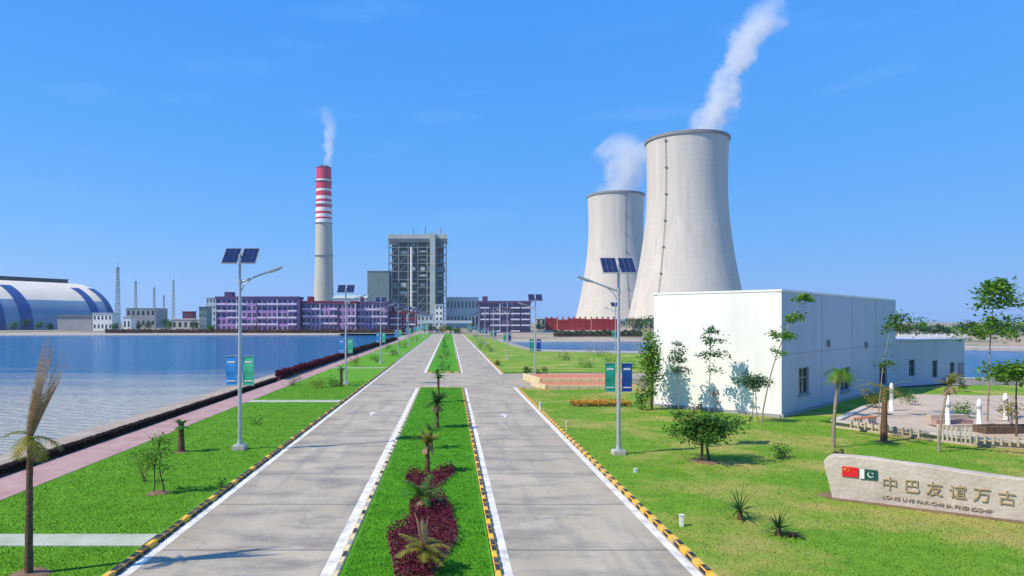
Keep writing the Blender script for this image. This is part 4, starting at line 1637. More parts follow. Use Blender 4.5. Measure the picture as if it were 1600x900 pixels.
# --- lakeside verge
p = gl(45, 897)
palm('tall palm in the left foreground with its dry brown fronds tied in an upright sheaf', p, 3.45, .075, 7, 1.0, tied=(30, 2.9, .30), leaf='leaf_yellow', dry=4, lean=(-.02, .1), leaflet=.3, elev=(-.2, .6), droop=2.0)
mound('soil', p, .55)
p = gl(247, 770)
tiered_tree('thin sapling with sparse yellowish leaves on the lakeside lawn, right of the tied palm', p, 2.0, [(.5, .5, 160, -.1), (.72, .6, 240, -.2), (.95, .45, 160, .1)], .03, 'leaf_bright', bark='bark', stems=2, leafsize=.11, name='sapling')
mound('soil', p, .45)
bush('pale yellow shrub leaning beside the thin sapling on the left lawn', gl(226, 752), .35, .35, 1.2, 120, 'leaf_yellow', .11)
p = gl(283, 706)
palm('short stout palm with a small green tuft near the walkway', p, 1.35, .13, 12, .55, leaf='leaf', leaflet=.18, elev=(.1, 1.2))
mound('soil', p, .4)
bush('low dark shrub on the lawn just left of the nearest left lamp', gl(345, 762), .3, .3, .3, 90, 'leaf_dark', .09)
bush('small green shrub on the lawn right of the nearest left lamp', gl(400, 663), .35, .35, .6, 120, 'leaf', .1)
bush('olive shrub by the walkway before the burgundy hedge', gl(458, 602), .8, .8, 1.0, 260, 'leaf', .16)
bush('yellow green shrub in front of the burgundy hedge', gl(496, 606), .9, .8, 1.0, 300, 'leaf_yellow', .16)
bush('green shrub spreading right of the yellow green one', gl(515, 604), 1.1, .8, .8, 320, 'leaf', .16)
palm('little palm beside the second lamp on the lakeside lawn', gl(533, 603), 1.7, .13, 12, .7, leaf='leaf', leaflet=.2)
bush('orange tinged shrub by the hedge behind the second left lamp', gl(556, 572), .8, .8, 1.1, 240, 'leaf_yellow', .2)
for i, (px, py, rr, lf, lb) in enumerate(((590, 566, 1.0, 'leaf_bright', 'bright shrub near the kerb beyond the second left lamp'),
                                      (612, 556, 1.1, 'leaf', 'rounded shrub on the left lawn near the third lamp'),
                                      (603, 548, 1.3, 'leaf_bright', 'light green shrub behind the rounded one by the third lamp'),
                                      (630, 543, 1.4, 'leaf_dark', 'dark shrub on the left lawn by the fourth lamp'),
                                      (648, 533, 1.6, 'leaf', 'shrub at the far left of the road end'),
                                      (640, 528, 2.0, 'leaf_teal', 'grey green shrub behind the far left lamps'))):
    bush(lb, gl(px, py), rr, rr, rr * .9, 220, lf, .25)

# --- hedge along the walkway
def hedge(label, pts, wd, h, leaf, dens, size, name='hedge', twig='bark', zb=.0, trim=0.0):
    t = thing(name, label, 'hedge', (0, 0, 0))
    cent = []
    core = MB()
    for (x0, y0), (x1, y1) in zip(pts[:-1], pts[1:]):
        L = math.hypot(x1 - x0, y1 - y0)
        n = int(L * dens)
        u = rng.uniform(0, 1, n)
        ww = rng.normal(0, .34, n) * wd
        if trim:
            ww = rng.uniform(-.5, .5, n) * wd
        hh = h * (1 - np.abs(rng.normal(0, .34, n))) * (1 + (1 - trim) * (.14 * np.sin(u * L * 2.1) + .1 * np.sin(u * L * .63)))
        nxn, nyn = -(y1 - y0) / L, (x1 - x0) / L
        cent += list(zip(x0 + (x1 - x0) * u + nxn * ww, y0 + (y1 - y0) * u + nyn * ww, np.maximum(hh, .05) + zb))
        core.box(((x0 + x1) / 2, (y0 + y1) / 2, zb + h * .3 - .05), (L - .3, wd * .45, h * .6 + .1), math.atan2(y1 - y0, x1 - x0))
    core.build('branches', M[twig], t)
    link('foliage', np_mesh('foliage', leaf_quads(cent, size, up=.3, aspect=1.7), 4, M[leaf]), t)
    return t
hedge('long low dark brown hedge between the walkway and the lake', [(-18.72, 10), (-18.72, 76)], .40, .46, 'leaf_hedge', 1700, .10, trim=.85)
hedge('taller burgundy hedge beyond the dark one along the walkway', [(-18.8, 77), (-18.8, 128)], .7, 1.0, 'leaf_burgundy', 600, .2, trim=.4)
hedge('far dark brown hedge along the lake towards the apartment blocks', [(-18.8, 130), (-18.8, 250)], .8, 1.1, 'leaf_hedge', 160, .34, trim=.5)
hedge('rust brown hedge along the far shore below the apartment blocks', [(-190, 388), (-20, 388)], 2.2, 2.0, 'leaf_rust', 60, .75)
hedge('dark hedge below the red wall beyond the lagoon', [(44, 300), (82, 300)], 1.8, 2.4, 'leaf_dark', 70, .7)

# --- median
def bed(label, name, pts, leaf, n, size, h, cat='plant bed'):
    """a low bed of leafy plants inside a polygon"""
    c = np.mean(np.array(pts), axis=0)
    x = rng.uniform(min(p[0] for p in pts), max(p[0] for p in pts), n * 4)
    y = rng.uniform(min(p[1] for p in pts), max(p[1] for p in pts), n * 4)
    k = in_poly(pts, x, y)
    x, y = x[k][:n], y[k][:n]
    z = np.abs(rng.normal(.6, .28, len(x))) * h * (1 + .3 * np.sin(x * 5) * np.cos(y * 3.3))
    t = thing(name, label, cat, (c[0], c[1], .11))
    cent = list(zip(x - c[0], y - c[1], z + .02))
    link('foliage', np_mesh('foliage', leaf_quads(cent, size, up=.5, aspect=1.7), 4, M[leaf]), t)
    s = MB()
    s.add([(p_[0] - c[0], p_[1] - c[1], .004) for p_ in pts], [tuple(range(len(pts)))])
    s.build('bed_soil', M['soil'], t)
    return t
def gp(l): return [tuple(G(a, b, .11).xy) for a, b in l]
bed('large arrow shaped burgundy plant bed in the front of the median', 'burgundy_bed', gp([(604, 836), (640, 815), (640, 790), (656, 774), (690, 772), (706, 800), (716, 842), (703, 862), (668, 915), (618, 912)][::-1]), 'leaf_burgundy', 8500, .085, .26)
bed('smaller burgundy plant bed behind the large one on the median', 'burgundy_bed', gp([(632, 752), (640, 740), (668, 745), (705, 731), (712, 738), (690, 757), (664, 768)][::-1]), 'leaf_burgundy', 2600, .09, .26)
palm('low yellow green palm with tied spear standing in the large burgundy bed', G(662, 893, .11), .62, .10, 14, .85, leaf='leaf_yellow', leaflet=.22, elev=(.0, .7), droop=1.0, tied=(7, 1.3, -.06))
palm('dark green palm with pale fronds behind the large burgundy bed', G(660, 798, .11), .5, .11, 15, 1.05, leaf='leaf', leaflet=.24, elev=(.15, 1.2), droop=1.4, dry=5)
palm('small brownish palm third from the front on the median', G(668, 738, .11), 1.25, .08, 12, .8, leaf='leaf_yellow', leaflet=.22, elev=(.2, 1.3), dry=5)
palm('slim young palm between the brownish palm and the round one', G(674, 700, .11), .9, .06, 10, .7, leaf='leaf', leaflet=.2, elev=(.3, 1.35))
palm('round crowned dark palm near the far end of the front median', G(683, 668, .11), 1.5, .10, 22, 1.0, leaf='leaf_dark', leaflet=.3, elev=(-.2, 1.3), droop=1.0, dry=6)
palm('palm with a spear top at the very end of the front median', G(685, 628, .11), 1.9, .09, 12, .8, leaf='leaf', leaflet=.25, elev=(.4, 1.4))
for i, (py, lf, lb) in enumerate(((578, 'leaf_dark', 'shrub at the near end of the far median'), (566, 'leaf_yellow', 'yellowish shrub second on the far median'), (556, 'leaf', 'green shrub third on the far median'),
                              (546, 'leaf_dark', 'dark shrub fourth on the far median'), (537, 'leaf', 'green shrub fifth on the far median'), (529, 'leaf_yellow', 'last yellowish shrub on the far median'))):
    bush(lb, G(694 + i * .8, py, .11), .9, 1.1, 1.0 + .12 * i, 220, lf, .2)
for i, (px, D, h) in enumerate(((694, 362, 7.0), (704, 376, 6.0), (714, 370, 5.0))):
    big_tree(['tallest olive tree at the road end before the gate', 'middle olive tree at the road end before the gate', 'rightmost small olive tree at the road end'][i], ((px - 703) / F * D + (-1 if i == 0 else 0), 357 + i * 2.2, 0), h * .62, 2.4, 500, 'leaf_yellow' if i == 0 else 'leaf', .6, group='trees at the road end')

# --- right lawn
p = gl(1101, 721)
t = tiered_tree('low spreading umbrella shaped tree on the right lawn', p, 1.75, [(.55, 1.1, 420, 0), (.75, 1.65, 1100, .1), (.92, 1.45, 900, .1), (1.0, .9, 300, 0)], .075, 'leaf', bark='bark', leafsize=.15, stems=2, name='spreading_tree', zs=.4)
mound('soil', p, .7)
tiered_tree('slender sapling with tiered leaves near the left end of the white wall', gl(1060, 646), 4.9, [(.6, .9, 170, 0), (.72, .8, 140, 0), (.86, .6, 90, -.1), (.98, .35, 50, 0)], .035, 'leaf_teal', leafsize=.2)
tiered_tree('taller slender sapling with tiered leaves before the white wall', gl(1108, 650), 5.9, [(.52, .45, 60, .3), (.7, .9, 180, .2), (.84, .8, 150, .2), (.97, .5, 110, 0)], .035, 'leaf_teal', leafsize=.2, lean=(.15, 0))
tiered_tree('umbrella topped sapling on twin stems before the right end of the white wall', gl(1179, 660), 2.75, [(.8, .95, 320, -.05), (.93, 1.15, 460, 0), (1.0, .7, 160, -.2)], .04, 'leaf_teal', stems=2, leafsize=.17)
tiered_tree('tall leaning sapling with leaf clumps at the corner of the white building', gl(1190, 664), 8.1, [(.55, .6, 60, 0), (.66, .8, 230, .2), (.8, .7, 180, .2), (.96, .55, 200, .1)], .05, 'leaf_bright', lean=(2.6, 0), leafsize=.2)
bush('small pointed yellow green shrub before the white wall', gl(1092, 640), .35, .35, 1.5, 140, 'leaf_yellow', .15)
bush('rusty shrub at the foot of the white wall', gl(1078, 650), .35, .35, .8, 90, 'leaf_rust', .13)
bush('low dark shrub at the foot of the white wall', gl(1096, 645), .45, .4, .5, 110, 'leaf_dark', .13)
bush('rust tinged sapling foliage beside the taller tiered sapling', gl(1117, 652), .4, .4, 2.6, 90, 'leaf_rust', .16, name='shrub')
def tall_hedge():
    b = gl(1019, 640)
    return bush('tall narrow green shrub hard against the left end of the white building', b, .75, .75, 5.4, 1900, 'leaf_bright', .24, name='tall_shrub', flat=2.6)
tall_hedge()
bush('broad olive shrub left of the tall narrow one beside the white building', gl(1003, 640), .8, .7, 1.6, 380, 'leaf_dark', .18)
p = gl(1302, 699)
palm('slim palm with a drooping yellow green crown before the shaded building side', p, 3.9, .07, 15, 1.35, leaf='leaf_bright', leaflet=.36, elev=(-.3, .9), droop=2.6, dry=4, bark='bark_pale', lean=(.35, 0))
p = gl(1381, 690)
palm('arching palm with orange tipped fronds in front of the shaded wall', p, 2.7, .13, 12, 2.0, leaf='leaf_yellow', leaflet=.36, elev=(.3, 1.1), droop=2.2, lean=(.2, .2))
mound('soil', p, .5)
tiered_tree('tall thin sapling with layered leaves before the far end of the shaded wall', gl(1372, 660), 6.6, [(.55, .5, 70, .2), (.9, 1.3, 260, .8), (.98, .9, 180, .9)], .04, 'leaf', lean=(.9, 0), leafsize=.2)
p = gl(1467, 706)
palm('thin pale stemmed palm with brownish fronds by the plaza edge', p, 3.3, .05, 9, 1.0, leaf='leaf_yellow', leaflet=.25, elev=(.2, 1.2), dry=7, bark='bark_pale', lean=(.75, .3))
tiered_tree('tall feathery layered tree standing above the plaza at the right edge', gl(1543, 668), 8.6, [(.66, 1.5, 420, -.3), (.72, 1.0, 200, .6), (.86, 1.5, 360, .6), (.95, 1.3, 380, .3), (1.0, .7, 160, .2)], .06, 'leaf_bright', lean=(.4, 0), leafsize=.24)
tiered_tree('bushy flat crowned tree at the right edge below the feathery one', gl(1588, 692), 3.9, [(.85, 1.4, 520, -.1), (.95, 1.5, 620, -.1), (1.0, .9, 260, 0)], .07, 'leaf_bright', leafsize=.2, bark='bark')
spiky('larger spiky cycad on the right lawn', gl(1156, 812), 34, .85, 'leaf_dark', trunk=.2, width=.05)
spiky('smaller spiky cycad low on the right lawn', gl(1216, 836), 34, .7, 'leaf_dark', trunk=.1, width=.05)
spiky('sprawling dead leaved cycad tuft beside the smaller cycad', gl(1238, 838), 20, .6, 'leaf_hedge', width=.05, elev=(.02, .4))
bush('dark round shrub on the right lawn behind the stone sign', gl(1225, 716), .55, .45, .55, 420, 'leaf_dark', .1)
bush('small brown tuft beside the dark round shrub', gl(1312, 710), .5, .3, .25, 110, 'leaf_hedge', .1)
bush('leafy green shrub on the plaza behind the short posts', G(1500, 652, .45), .95, .6, .95, 420, 'leaf_bright', .14)
bush('yellow green shrub at the right edge of the plaza', G(1582, 668, .45), .7, .7, 1.5, 380, 'leaf_yellow', .15)
bush('olive shrub in front of the shaded wall by the first plaza post', gl(1368, 645), .8, .6, 1.9, 300, 'leaf_yellow', .17)
bush('light shrub right of the first plaza post', gl(1424, 640), .5, .5, 1.3, 220, 'leaf_bright', .14)
bush('dark shrub at the door of the low wing', gl(1497, 612), .6, .5, 1.4, 200, 'leaf_dark', .16)
for px, py, rr, lf, lb in ((822, 586, 1.0, 'leaf_dark', 'dark shrub at the corner of the far right lawn'), (846, 584, .8, 'leaf', 'green shrub beside the second right lamp'),
                           (776, 571, .7, 'leaf_yellow', 'yellow tinged shrub on the far right lawn by the kerb'), (880, 563, 1.4, 'leaf_dark', 'dark shrub at the edge of the lagoon lawn'),
                           (934, 556, 1.7, 'leaf_dark', 'almost black shrub by the grey pavement'), (948, 568, 1.5, 'leaf_bright', 'bright shrub below the far separate lamp'),
                           (757, 546, 1.4, 'leaf', 'shrub on the far right lawn near the third lamp'), (748, 538, 1.6, 'leaf_teal', 'grey green shrub on the far right lawn'), (768, 549, 1.2, 'leaf_bright', 'light shrub by the third right lamp'),
                           (910, 574, 1.1, 'leaf_bright', 'low light shrub on the lawn before the lagoon'), (742, 530, 2.0, 'leaf', 'shrub at the far right of the road end'), (985, 575, 1.4, 'leaf', 'green shrub on the lawn left of the white building')):
    bush(lb, gl(px, py), rr, rr, rr * .85, 260, lf, .22)

# tree belt across the lagoon, greenery among the far-left buildings
BELT = 'trees beyond the lagoon'
for i in range(17):
    px = 1372 + i * 16 + random.uniform(-4, 4)
    D = 330 + random.uniform(-20, 25)
    big_tree(f'{["dark", "mid green", "pale olive"][i % 3]} tree number {i + 1} from the left in the belt beyond the lagoon', ((px - 703) / F * D, D, 0), random.uniform(4.2, 6.6) * (1.15 if px > 1500 else .9), 4.2, 420, ['leaf_dark', 'leaf', 'leaf_teal'][i % 3], 1.0, group=BELT)
FL = 'trees among the far shore buildings'
for i, (px, D, h) in enumerate(((42, 520, 8), (58, 500, 6), (216, 470, 5), (232, 520, 7), (258, 470, 8), (266, 455, 7), (306, 470, 7), (330, 402, 5), (845, 430, 7), (978, 430, 9), (1000, 400, 8), (1016, 390, 10), (672, 400, 6), (664, 395, 5), (736, 395, 6), (22, 480, 6), (78, 470, 5), (180, 455, 5))):
    big_tree(['dark tree at the foot of the coal shed', 'lower tree just right of the first at the coal shed', 'small tree by the cream pump house', 'tree before the grey workshop', 'rounded tree left of the low store', 'tree just right of the rounded one by the low store',
              'tree at the right end of the low store', 'tree at the left end of the lilac blocks', 'dark tree at the left end of the red wall', 'tree at the right end of the red wall', 'tree between the red wall and the pink house',
              'tall tree before the pink house', 'tree left of the gate', 'lower tree beside the one left of the gate', 'tree right of the gate', 'small round tree at the far left of the coal shed', 'small tree between the coal shed trees and the dark roofed shed', 'low tree just right of the dark roofed shed'][i], ((px - 703) / F * D, D, 0), h, h * .5, 420, ['leaf_dark', 'leaf'][i % 2], .9, group=FL)

# ------------------------------------------------------------------ stone sign
def stone_sign():
    O = Vector((13.9, 25.5, .06))
    Dv = Vector((4.45, -3.0, 0)).normalized()
    th = math.atan2(Dv.y, Dv.x)
    t = thing('stone_sign', 'long cream stone slab with two flags and gilded lettering on the right lawn', 'sign', O, th)
    def uz(px, py):
        k = (px - 703) / F
        u = (k * O.y - O.x) / (Dv.x - k * Dv.y)
        Y = O.y + u * Dv.y
        return u, CAM_H - (py - 502) / F * Y - O.z
    L = 9.0
    top, bot = [], []
    for px, py in ((1302, 711), (1330, 712), (1365, 716), (1400, 720), (1450, 728), (1500, 736), (1550, 743), (1600, 748)):
        top.append(uz(px, py))
    u_end, z_end = top[-1]
    for i in range(1, 6):
        top.append((u_end + (L - u_end) * i / 5, z_end - .06 * i + .05 * math.sin(i * 2)))
    left = [uz(1292, 714), uz(1287, 720), uz(1288, 732), uz(1294, 752), uz(1299, 772)]
    out = [(left[-1][0] + .02, -.2)] + left[::-1] + top + [(L + .1, .9), (L, -.2)]
    s = MB()
    n = len(out)
    rd = random.Random(5)
    fr = [(u, -.0 + 0, z) for u, z in out]
    bk = [(u + rd.uniform(-.04, .04), .5, z - rd.uniform(0, .06)) for u, z in out]
    s.add(fr + bk, [tuple(range(n))[::-1], tuple(range(n, 2 * n))] + [(i, (i + 1) % n, n + (i + 1) % n, n + i) for i in range(n)])
    # orientation of the side faces is settled below
    o = s.build('slab', M['stone'], t)
    bm = bmesh.new(); bm.from_mesh(o.data)
    bmesh.ops.recalc_face_normals(bm, faces=bm.faces)
    bmesh.ops.bevel(bm, geom=[e for e in bm.edges if e.calc_face_angle(0) > .6], offset=.05, segments=3, affect='EDGES')
    bm.to_mesh(o.data); bm.free()
    o.data.polygons.foreach_set('use_smooth', [True] * len(o.data.polygons)); o.data.set_sharp_from_angle(angle=R(35))
    # the two flags, as enamelled plates fixed to the stone
    def plate(name, a, b, m, parent=t, y=-.02, d=.05):
        g = MB()
        g.box(((a[0] + b[0]) / 2, y, (a[1] + b[1]) / 2), (b[0] - a[0], d, b[1] - a[1]))
        return g.build(name, m, parent)
    def star(g, cx, cz, r, y, rot=0.0, d=.012):
        pts = []
        for k in range(10):
            a = math.pi / 2 + rot + k * math.pi / 5
            rr = r if k % 2 == 0 else r * .382
            pts.append((cx + rr * math.cos(a), cz + rr * math.sin(a)))
        f = [(x, y, z) for x, z in pts]; b = [(x, y + d, z) for x, z in pts]
        c = len(f)
        g.add(f + b + [(cx, y, cz)], [(20, (i + 1) % 10, i) for i in range(10)] + [(i, (i + 1) % 10, 10 + (i + 1) % 10, 10 + i) for i in range(10)])
    a, b = uz(1316, 753), uz(1341, 731)
    wd = b[0] - a[0]; ht = wd * .68
    a = (a[0], b[1] - ht)
    fl = plate('flag', a, (b[0], b[1]), M['flag_red'])
    fl['label'] = 'red flag with yellow stars'
    g = MB()
    star(g, a[0] + wd * .17, a[1] + ht * .74, ht * .16, -.058)
    for fx, fz in ((.34, .9), (.41, .78), (.41, .62), (.34, .5)):
        star(g, a[0] + wd * fx, a[1] + ht * fz, ht * .055, -.058, .4)
    g.build('stars', M['flag_yellow'], fl)
    a2, b2 = uz(1344, 757), uz(1371, 737)
    wd2 = b2[0] - a2[0]; zt = b[1] - .02
    a2 = (a2[0], zt - ht)
    fl2 = plate('flag', a2, (b2[0], zt), M['flag_green'])
    fl2['label'] = 'dark green flag with a white hoist, crescent and star'
    g = MB()
    g.box((a2[0] + wd2 * .125, -.048, a2[1] + ht / 2), (wd2 * .25, .012, ht))
    cx, cz, r = a2[0] + wd2 * .62, a2[1] + ht * .5, ht * .3
    out_, in_ = [], []
    for k in range(25):
        an = R(45 + 42) + (2 * math.pi - R(84)) * k / 24
        out_.append((cx + r * math.cos(an), cz + r * math.sin(an)))
        ox, oz = cx + r * .2 * math.cos(R(45)), cz + r * .2 * math.sin(R(45))
        tip0 = out_[0]
        in_.append((an, ox, oz))
    ins = []
    r2 = math.hypot(out_[0][0] - ox, out_[0][1] - oz)
    a0 = math.atan2(out_[0][1] - oz, out_[0][0] - ox)
    a1 = math.atan2(out_[-1][1] - oz, out_[-1][0] - ox)
    while a1 < a0: a1 += 2 * math.pi
    for k in range(25):
        an = a0 + (a1 - a0) * k / 24
        ins.append((ox + r2 * math.cos(an), oz + r2 * math.sin(an)))
    v = [(x, -.054, z) for x, z in out_] + [(x, -.054, z) for x, z in ins]
    g.add(v, [(i, i + 1, 25 + i + 1, 25 + i) for i in range(24)])
    star(g, cx + r * .5, cz + r * .5, r * .36, -.057, -.4)
    g.build('emblem', M['white_paint'], fl2)
    # lettering, cut from the built-in font
    def text(body, u, z, size, name, m, rot=0.0, sx=1.0, ext=.02, align='LEFT', yy=-.02):
        c = bpy.data.curves.new(name, 'FONT')
        c.body = body
        c.size = size
        c.extrude = ext
        c.align_x = align
        c.resolution_u = 3
        tmp = bpy.data.objects.new(name, c)
        COL.objects.link(tmp)
        dg = bpy.context.evaluated_depsgraph_get()
        me = bpy.data.meshes.new_from_object(tmp.evaluated_get(dg))
        bpy.data.objects.remove(tmp)
        me.materials.clear(); me.materials.append(m)
        ob = bpy.data.objects.new(name, me)
        COL.objects.link(ob)
        ob.parent = t
        ob.rotation_euler = (R(90), -rot, 0)
        ob.location = (u, yy, z)
        ob.scale = (sx, 1, 1)
        return ob
    chars = '中巴友谊万古长青'
    u0, zb0 = uz(1377, 762)
    u1, zb1 = uz(1411, 767)
    step, dz = u1 - u0, (zb1 - zb0)
    for i, ch in enumerate(chars):
        text(ch, u0 + step * i, zb0 + dz * i * .45 - .0, step * .78, 'letter', M['gold'], ext=.025)
    ul, zl = uz(1378, 778)
    text('LONG LIVE PAK-CHINA FRIENDSHIP', ul, zl, .17, 'lettering', M['gold_faint'], rot=-R(1.2), sx=1.12, ext=.02)
    return t
stone_sign()
slab('soil', [(13.75, 25.2), (21.6, 19.9), (21.9, 20.6), (21.6, 21.4), (14.2, 26.4), (13.5, 26.0)], .115, M['soil'])

# ------------------------------------------------------------------ plaza on the right
def plaza():
    pts = [G(1304, 668, .1), G(1440, 687, .1), G(1520, 697, .1), G(1625, 704, .1)]
    back = [Vector((49.5, 56.5, 0)), Vector((38.5, 58.5, 0)), Vector((30.2, 50.6, 0))]
    poly = [(p.x, p.y) for p in pts] + [(50, pts[-1].y)] + [(p.x, p.y) for p in back]
    s = MB()
    s.prism(poly, -.02, .45, bottom=False)
    struct(s.build('plaza', M['plaza']))
    # pale coping along the front edge
    s = MB()
    for a, b in list(zip(pts[:-1], pts[1:])) + [(back[2], pts[0])]:
        d = b - a
        n = max(1, int(d.length / 1.1))
        for i in range(n):
            c = a + d * ((i + .5) / n)
            s.box((c.x, c.y, .50), (d.length / n - .03, .42, .12), math.atan2(d.y, d.x))
    struct(s.build('plaza_coping', M['pale_conc'], bevel=.02))
    # rounded white posts standing on the plaza
    def post(loc, label, h, r):
        t = thing('bollard', label, 'post', loc, 0, 'white rounded posts on the plaza')
        g = MB()
        g.lathe([(r * 1.3, 0), (r * 1.3, .12), (r, .16), (r * .92, h * .72), (r * 1.12, h * .75), (r * 1.12, h * .8), (r * .95, h * .84), (r * .8, h * .93), (r * .45, h * .985), (.01, h)], 16)
        g.build('shaft', M['wall_white'], t, smooth=45)
        g = MB()
        g.lathe([(r * 1.0, h * .62), (r * 1.02, h * .66), (r * .97, h * .7)], 16)
        g.build('collar', M['grey_wall'], t, smooth=45)
    for px, y0, y1, lb in ((1393, 642, 598, 'leftmost white rounded post at the back corner of the plaza'), (1481, 668, 617, 'second white rounded post from the left on the plaza'),
                           (1530, 664, 623, 'third white rounded post from the left, beside the green plaza shrub'), (1571, 655, 614, 'rightmost white rounded post on the plaza')):
        p = G(px, y0, .45)
        h = (y0 - y1) / F * p.y
        post(p, lb, h, .125)
    # low fences of thin posts at the front
    def fence(label, a, b, n, h, m, wd):
        p0, p1 = G(*a, .45), G(*b, .45)
        t = thing('post_fence', label, 'fence', (p0.x, p0.y, .45), math.atan2(p1.y - p0.y, p1.x - p0.x))
        L = (p1 - p0).length
        for i in range(n):
            g = MB()
            x = L * i / (n - 1)
            hh = h * random.uniform(.93, 1.07)
            g.prism([(x - wd, -wd), (x + wd, -wd), (x + wd, wd), (x - wd, wd)], 0, hh)
            g.build('post', M[m], t, bevel=.012)
        for z in (.38, .78):
            g = MB()
            g.box((L / 2, wd + .022, h * z), (L + .1, .04, .06))
            g.build('rail', M[m], t)
    fence('short white fence of close thin posts at the front of the plaza', (1466, 689), (1516, 693), 8, .8, 'stone', .045)
    fence('low tan post and rail fence along the left front of the plaza', (1330, 668), (1436, 684), 10, .42, 'plaza', .05)
    fence('pale post and rail fence towards the right end of the plaza', (1526, 693), (1618, 700), 8, .45, 'plaza', .05)
    s = G(1513, 668, .45)
    t = thing('steps', 'pink stone steps behind the white railing on the plaza', 'steps', (s.x - .6, s.y, .45), .05)
    for i in range(3):
        g = MB()
        g.box((0, i * .42, .09 + .15 * i), (2.2, .42 - .004, .18 + .3 * i * .5))
        g.build('step', M['paver'] if i % 2 else M['plaza'], t)
    # dark planter and a pale bench
    s = G(1572, 676, .45)
    t = thing('planter', 'long low brown planter box on the plaza at the right edge', 'planter', s, .03)
    g = MB()
    for c, d in (((0, -.4, .2), (3.0, .1, .4)), ((0, .4, .2), (3.0, .1, .4)), ((-1.45, 0, .2), (.1, .7, .4)), ((1.45, 0, .2), (.1, .7, .4))):
        g.box(c, d)
    g.build('box', M['bark'], t)
    g = MB(); g.box((0, 0, .16), (2.78, .68, .3)); g.build('soil', M['soil'], t)
    s = G(1352, 664, .45)
    t = thing('bench', 'tan wooden bench at the left part of the plaza', 'bench', s, .55)
    for k in range(3):
        g = MB(); g.box((0, -.16 + .16 * k, .44), (1.9, .13, .05)); g.build('seat', M['orange'], t)
    for x in (-.75, .75):
        g = MB(); g.box((x, 0, .208), (.12, .42, .414)); g.build('leg', M['pale_conc'], t)
    # low wall of pale stones along the water beyond the shrubs
    a, b = Vector((50.6, 71.6, 0)), Vector((62, 72.4, 0))
    s = MB()
    d = b - a
    n = 9
    for i in range(n):
        c = a + d * ((i + .5) / n)
        s.box((c.x, c.y, .38), (d.length / n - .04, .4, .76 + random.uniform(-.03, .03)), math.atan2(d.y, d.x) + random.uniform(-.02, .02))
    o = s.build('stone_wall', M['pale_conc'], bevel=.03)
    tag(o, 'low pale stone wall at the water edge right of the low wing', 'wall')
plaza()

# ------------------------------------------------------------------ orange terrace and flower row beside the road
def terrace():
    a = G(846, 613, .1); b = G(946, 613, .1)
    ox, oy = 9.35, 66.6
    t = thing('paved_terrace', 'two level orange paved terrace with cream edging right of the road', 'terrace', (ox, oy, .05))
    W = 8.6
    for nm, y0, y1, z1 in (('lower_level', .3, 4.2, .30), ('upper_level', 4.6, 11.2, .62)):
        g = MB()
        sh = -.9 if nm == 'lower_level' else -1.0
        g.prism([(0 + .0, y0), (W, y0), (W, y1), (sh, y1)], -.05, z1, bottom=False)
        lv = g.build(nm, M['orange'], t)
        g = MB()
        for (x0, ya), (x1, yb) in (((0, y0 - .16), (W, y0 - .16)), ((-.16, y0), (sh - .16, y1))):
            d = Vector((x1 - x0, yb - ya))
            k = max(2, int(d.length / .9))
            for i in range(k):
                g.box((x0 + d.x * (i + .5) / k, ya + d.y * (i + .5) / k, z1 / 2 + .02), (d.length / k - .03, .28, z1 + .12), math.atan2(d.y, d.x))
        g.build('edging', M['cream_edge'], lv, bevel=.02)
terrace()
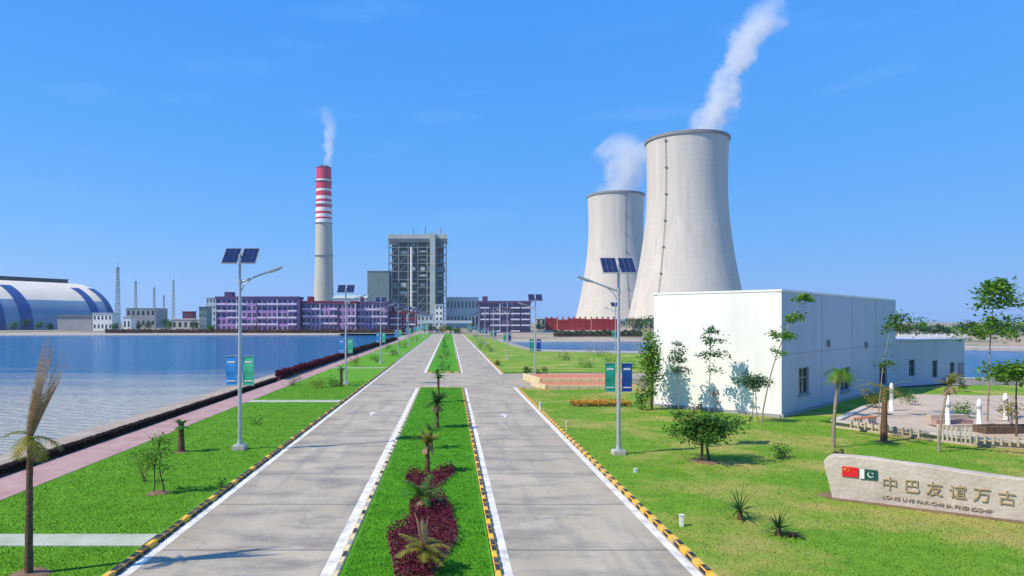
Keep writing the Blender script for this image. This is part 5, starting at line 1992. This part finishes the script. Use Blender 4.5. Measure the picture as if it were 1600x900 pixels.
def flower_row():
    a, b = G(892, 634, .1), G(984, 634, .1)
    bed_pts = [(a.x, a.y - .6), (b.x, b.y - .6), (b.x, b.y + .8), (a.x, a.y + .8)]
    t = bed('row of orange and yellow flowers on the right lawn behind the nearest right lamp', 'flower_bed', bed_pts, 'flower_orange', 1500, .13, .4, cat='flower bed')
    c = t.location
    n = 900
    cent = np.stack([rng.uniform(a.x, b.x, n) - c.x, rng.uniform(-.7, .7, n), rng.uniform(.02, .26, n)], 1)
    link('greenery', np_mesh('greenery', leaf_quads(cent, .14, up=.3), 4, M['leaf_bright']), t)
flower_row()

# small white markers on the right lawn
for px, py, h, lb in ((1065, 822, .34, 'nearest small white marker post on the right lawn'), (886, 672, .5, 'small yellowish marker post close to the kerb on the right lawn'), (844, 640, .5, 'farthest small marker post by the kerb near the branch road'), (993, 738, .14, 'tiny pale marker stub on the right lawn beyond the nearest lamp')):
    p = gl(px, py)
    t = thing('marker_post', lb, 'marker', p, random.uniform(-.3, .3), 'small marker posts on the right lawn')
    g = MB()
    g.prism([(-.06, -.05), (.06, -.05), (.06, .05), (-.06, .05)], -.05, h)
    g.build('post', M['white_paint'] if px != 886 else M['cream_edge'], t, bevel=.012)
    g = MB()
    g.box((0, 0, h + .012), (.15, .13, .024))
    g.build('cap', M['white_paint'], t)

# long white wall on the far bank of the lagoon
def bank_wall():
    D = 285
    x0, x1 = (1404 - 703) / F * D, (1512 - 703) / F * D
    t = thing('bank_wall', 'long low white wall on the far bank of the lagoon', 'wall', (x0, D, 0))
    W = x1 - x0
    n = 9
    for i in range(n):
        g = MB(); g.box((W * (i + .5) / n, 0, .6), (W / n - .5, .3, 1.2)); g.build('panel', M['wall_white'], t)
    for i in range(n + 1):
        g = MB(); g.box((W * i / n, 0, .75), (.46, .46, 1.5)); g.build('post', M['wall_white'], t)
bank_wall()

# ------------------------------------------------------------------ air
def haze():
    m = bpy.data.materials.new('thin air')
    m.use_nodes = True
    n, l = m.node_tree.nodes, m.node_tree.links
    n.remove(n['Principled BSDF'])
    v = n.new('ShaderNodeVolumePrincipled')
    v.inputs['Color'].default_value = (.55, .76, 1, 1)
    v.inputs['Density'].default_value = .0001
    v.inputs['Anisotropy'].default_value = .2
    l.new(v.outputs[0], n['Material Output'].inputs['Volume'])
    s = MB()
    s.box((0, 3000, 160), (12400, 7200, 330))
    o = struct(s.build('haze', m), 'stuff')
    o['label'] = 'thin pale blue haze in the air over the lake and power station'
    o['category'] = 'haze'
haze()
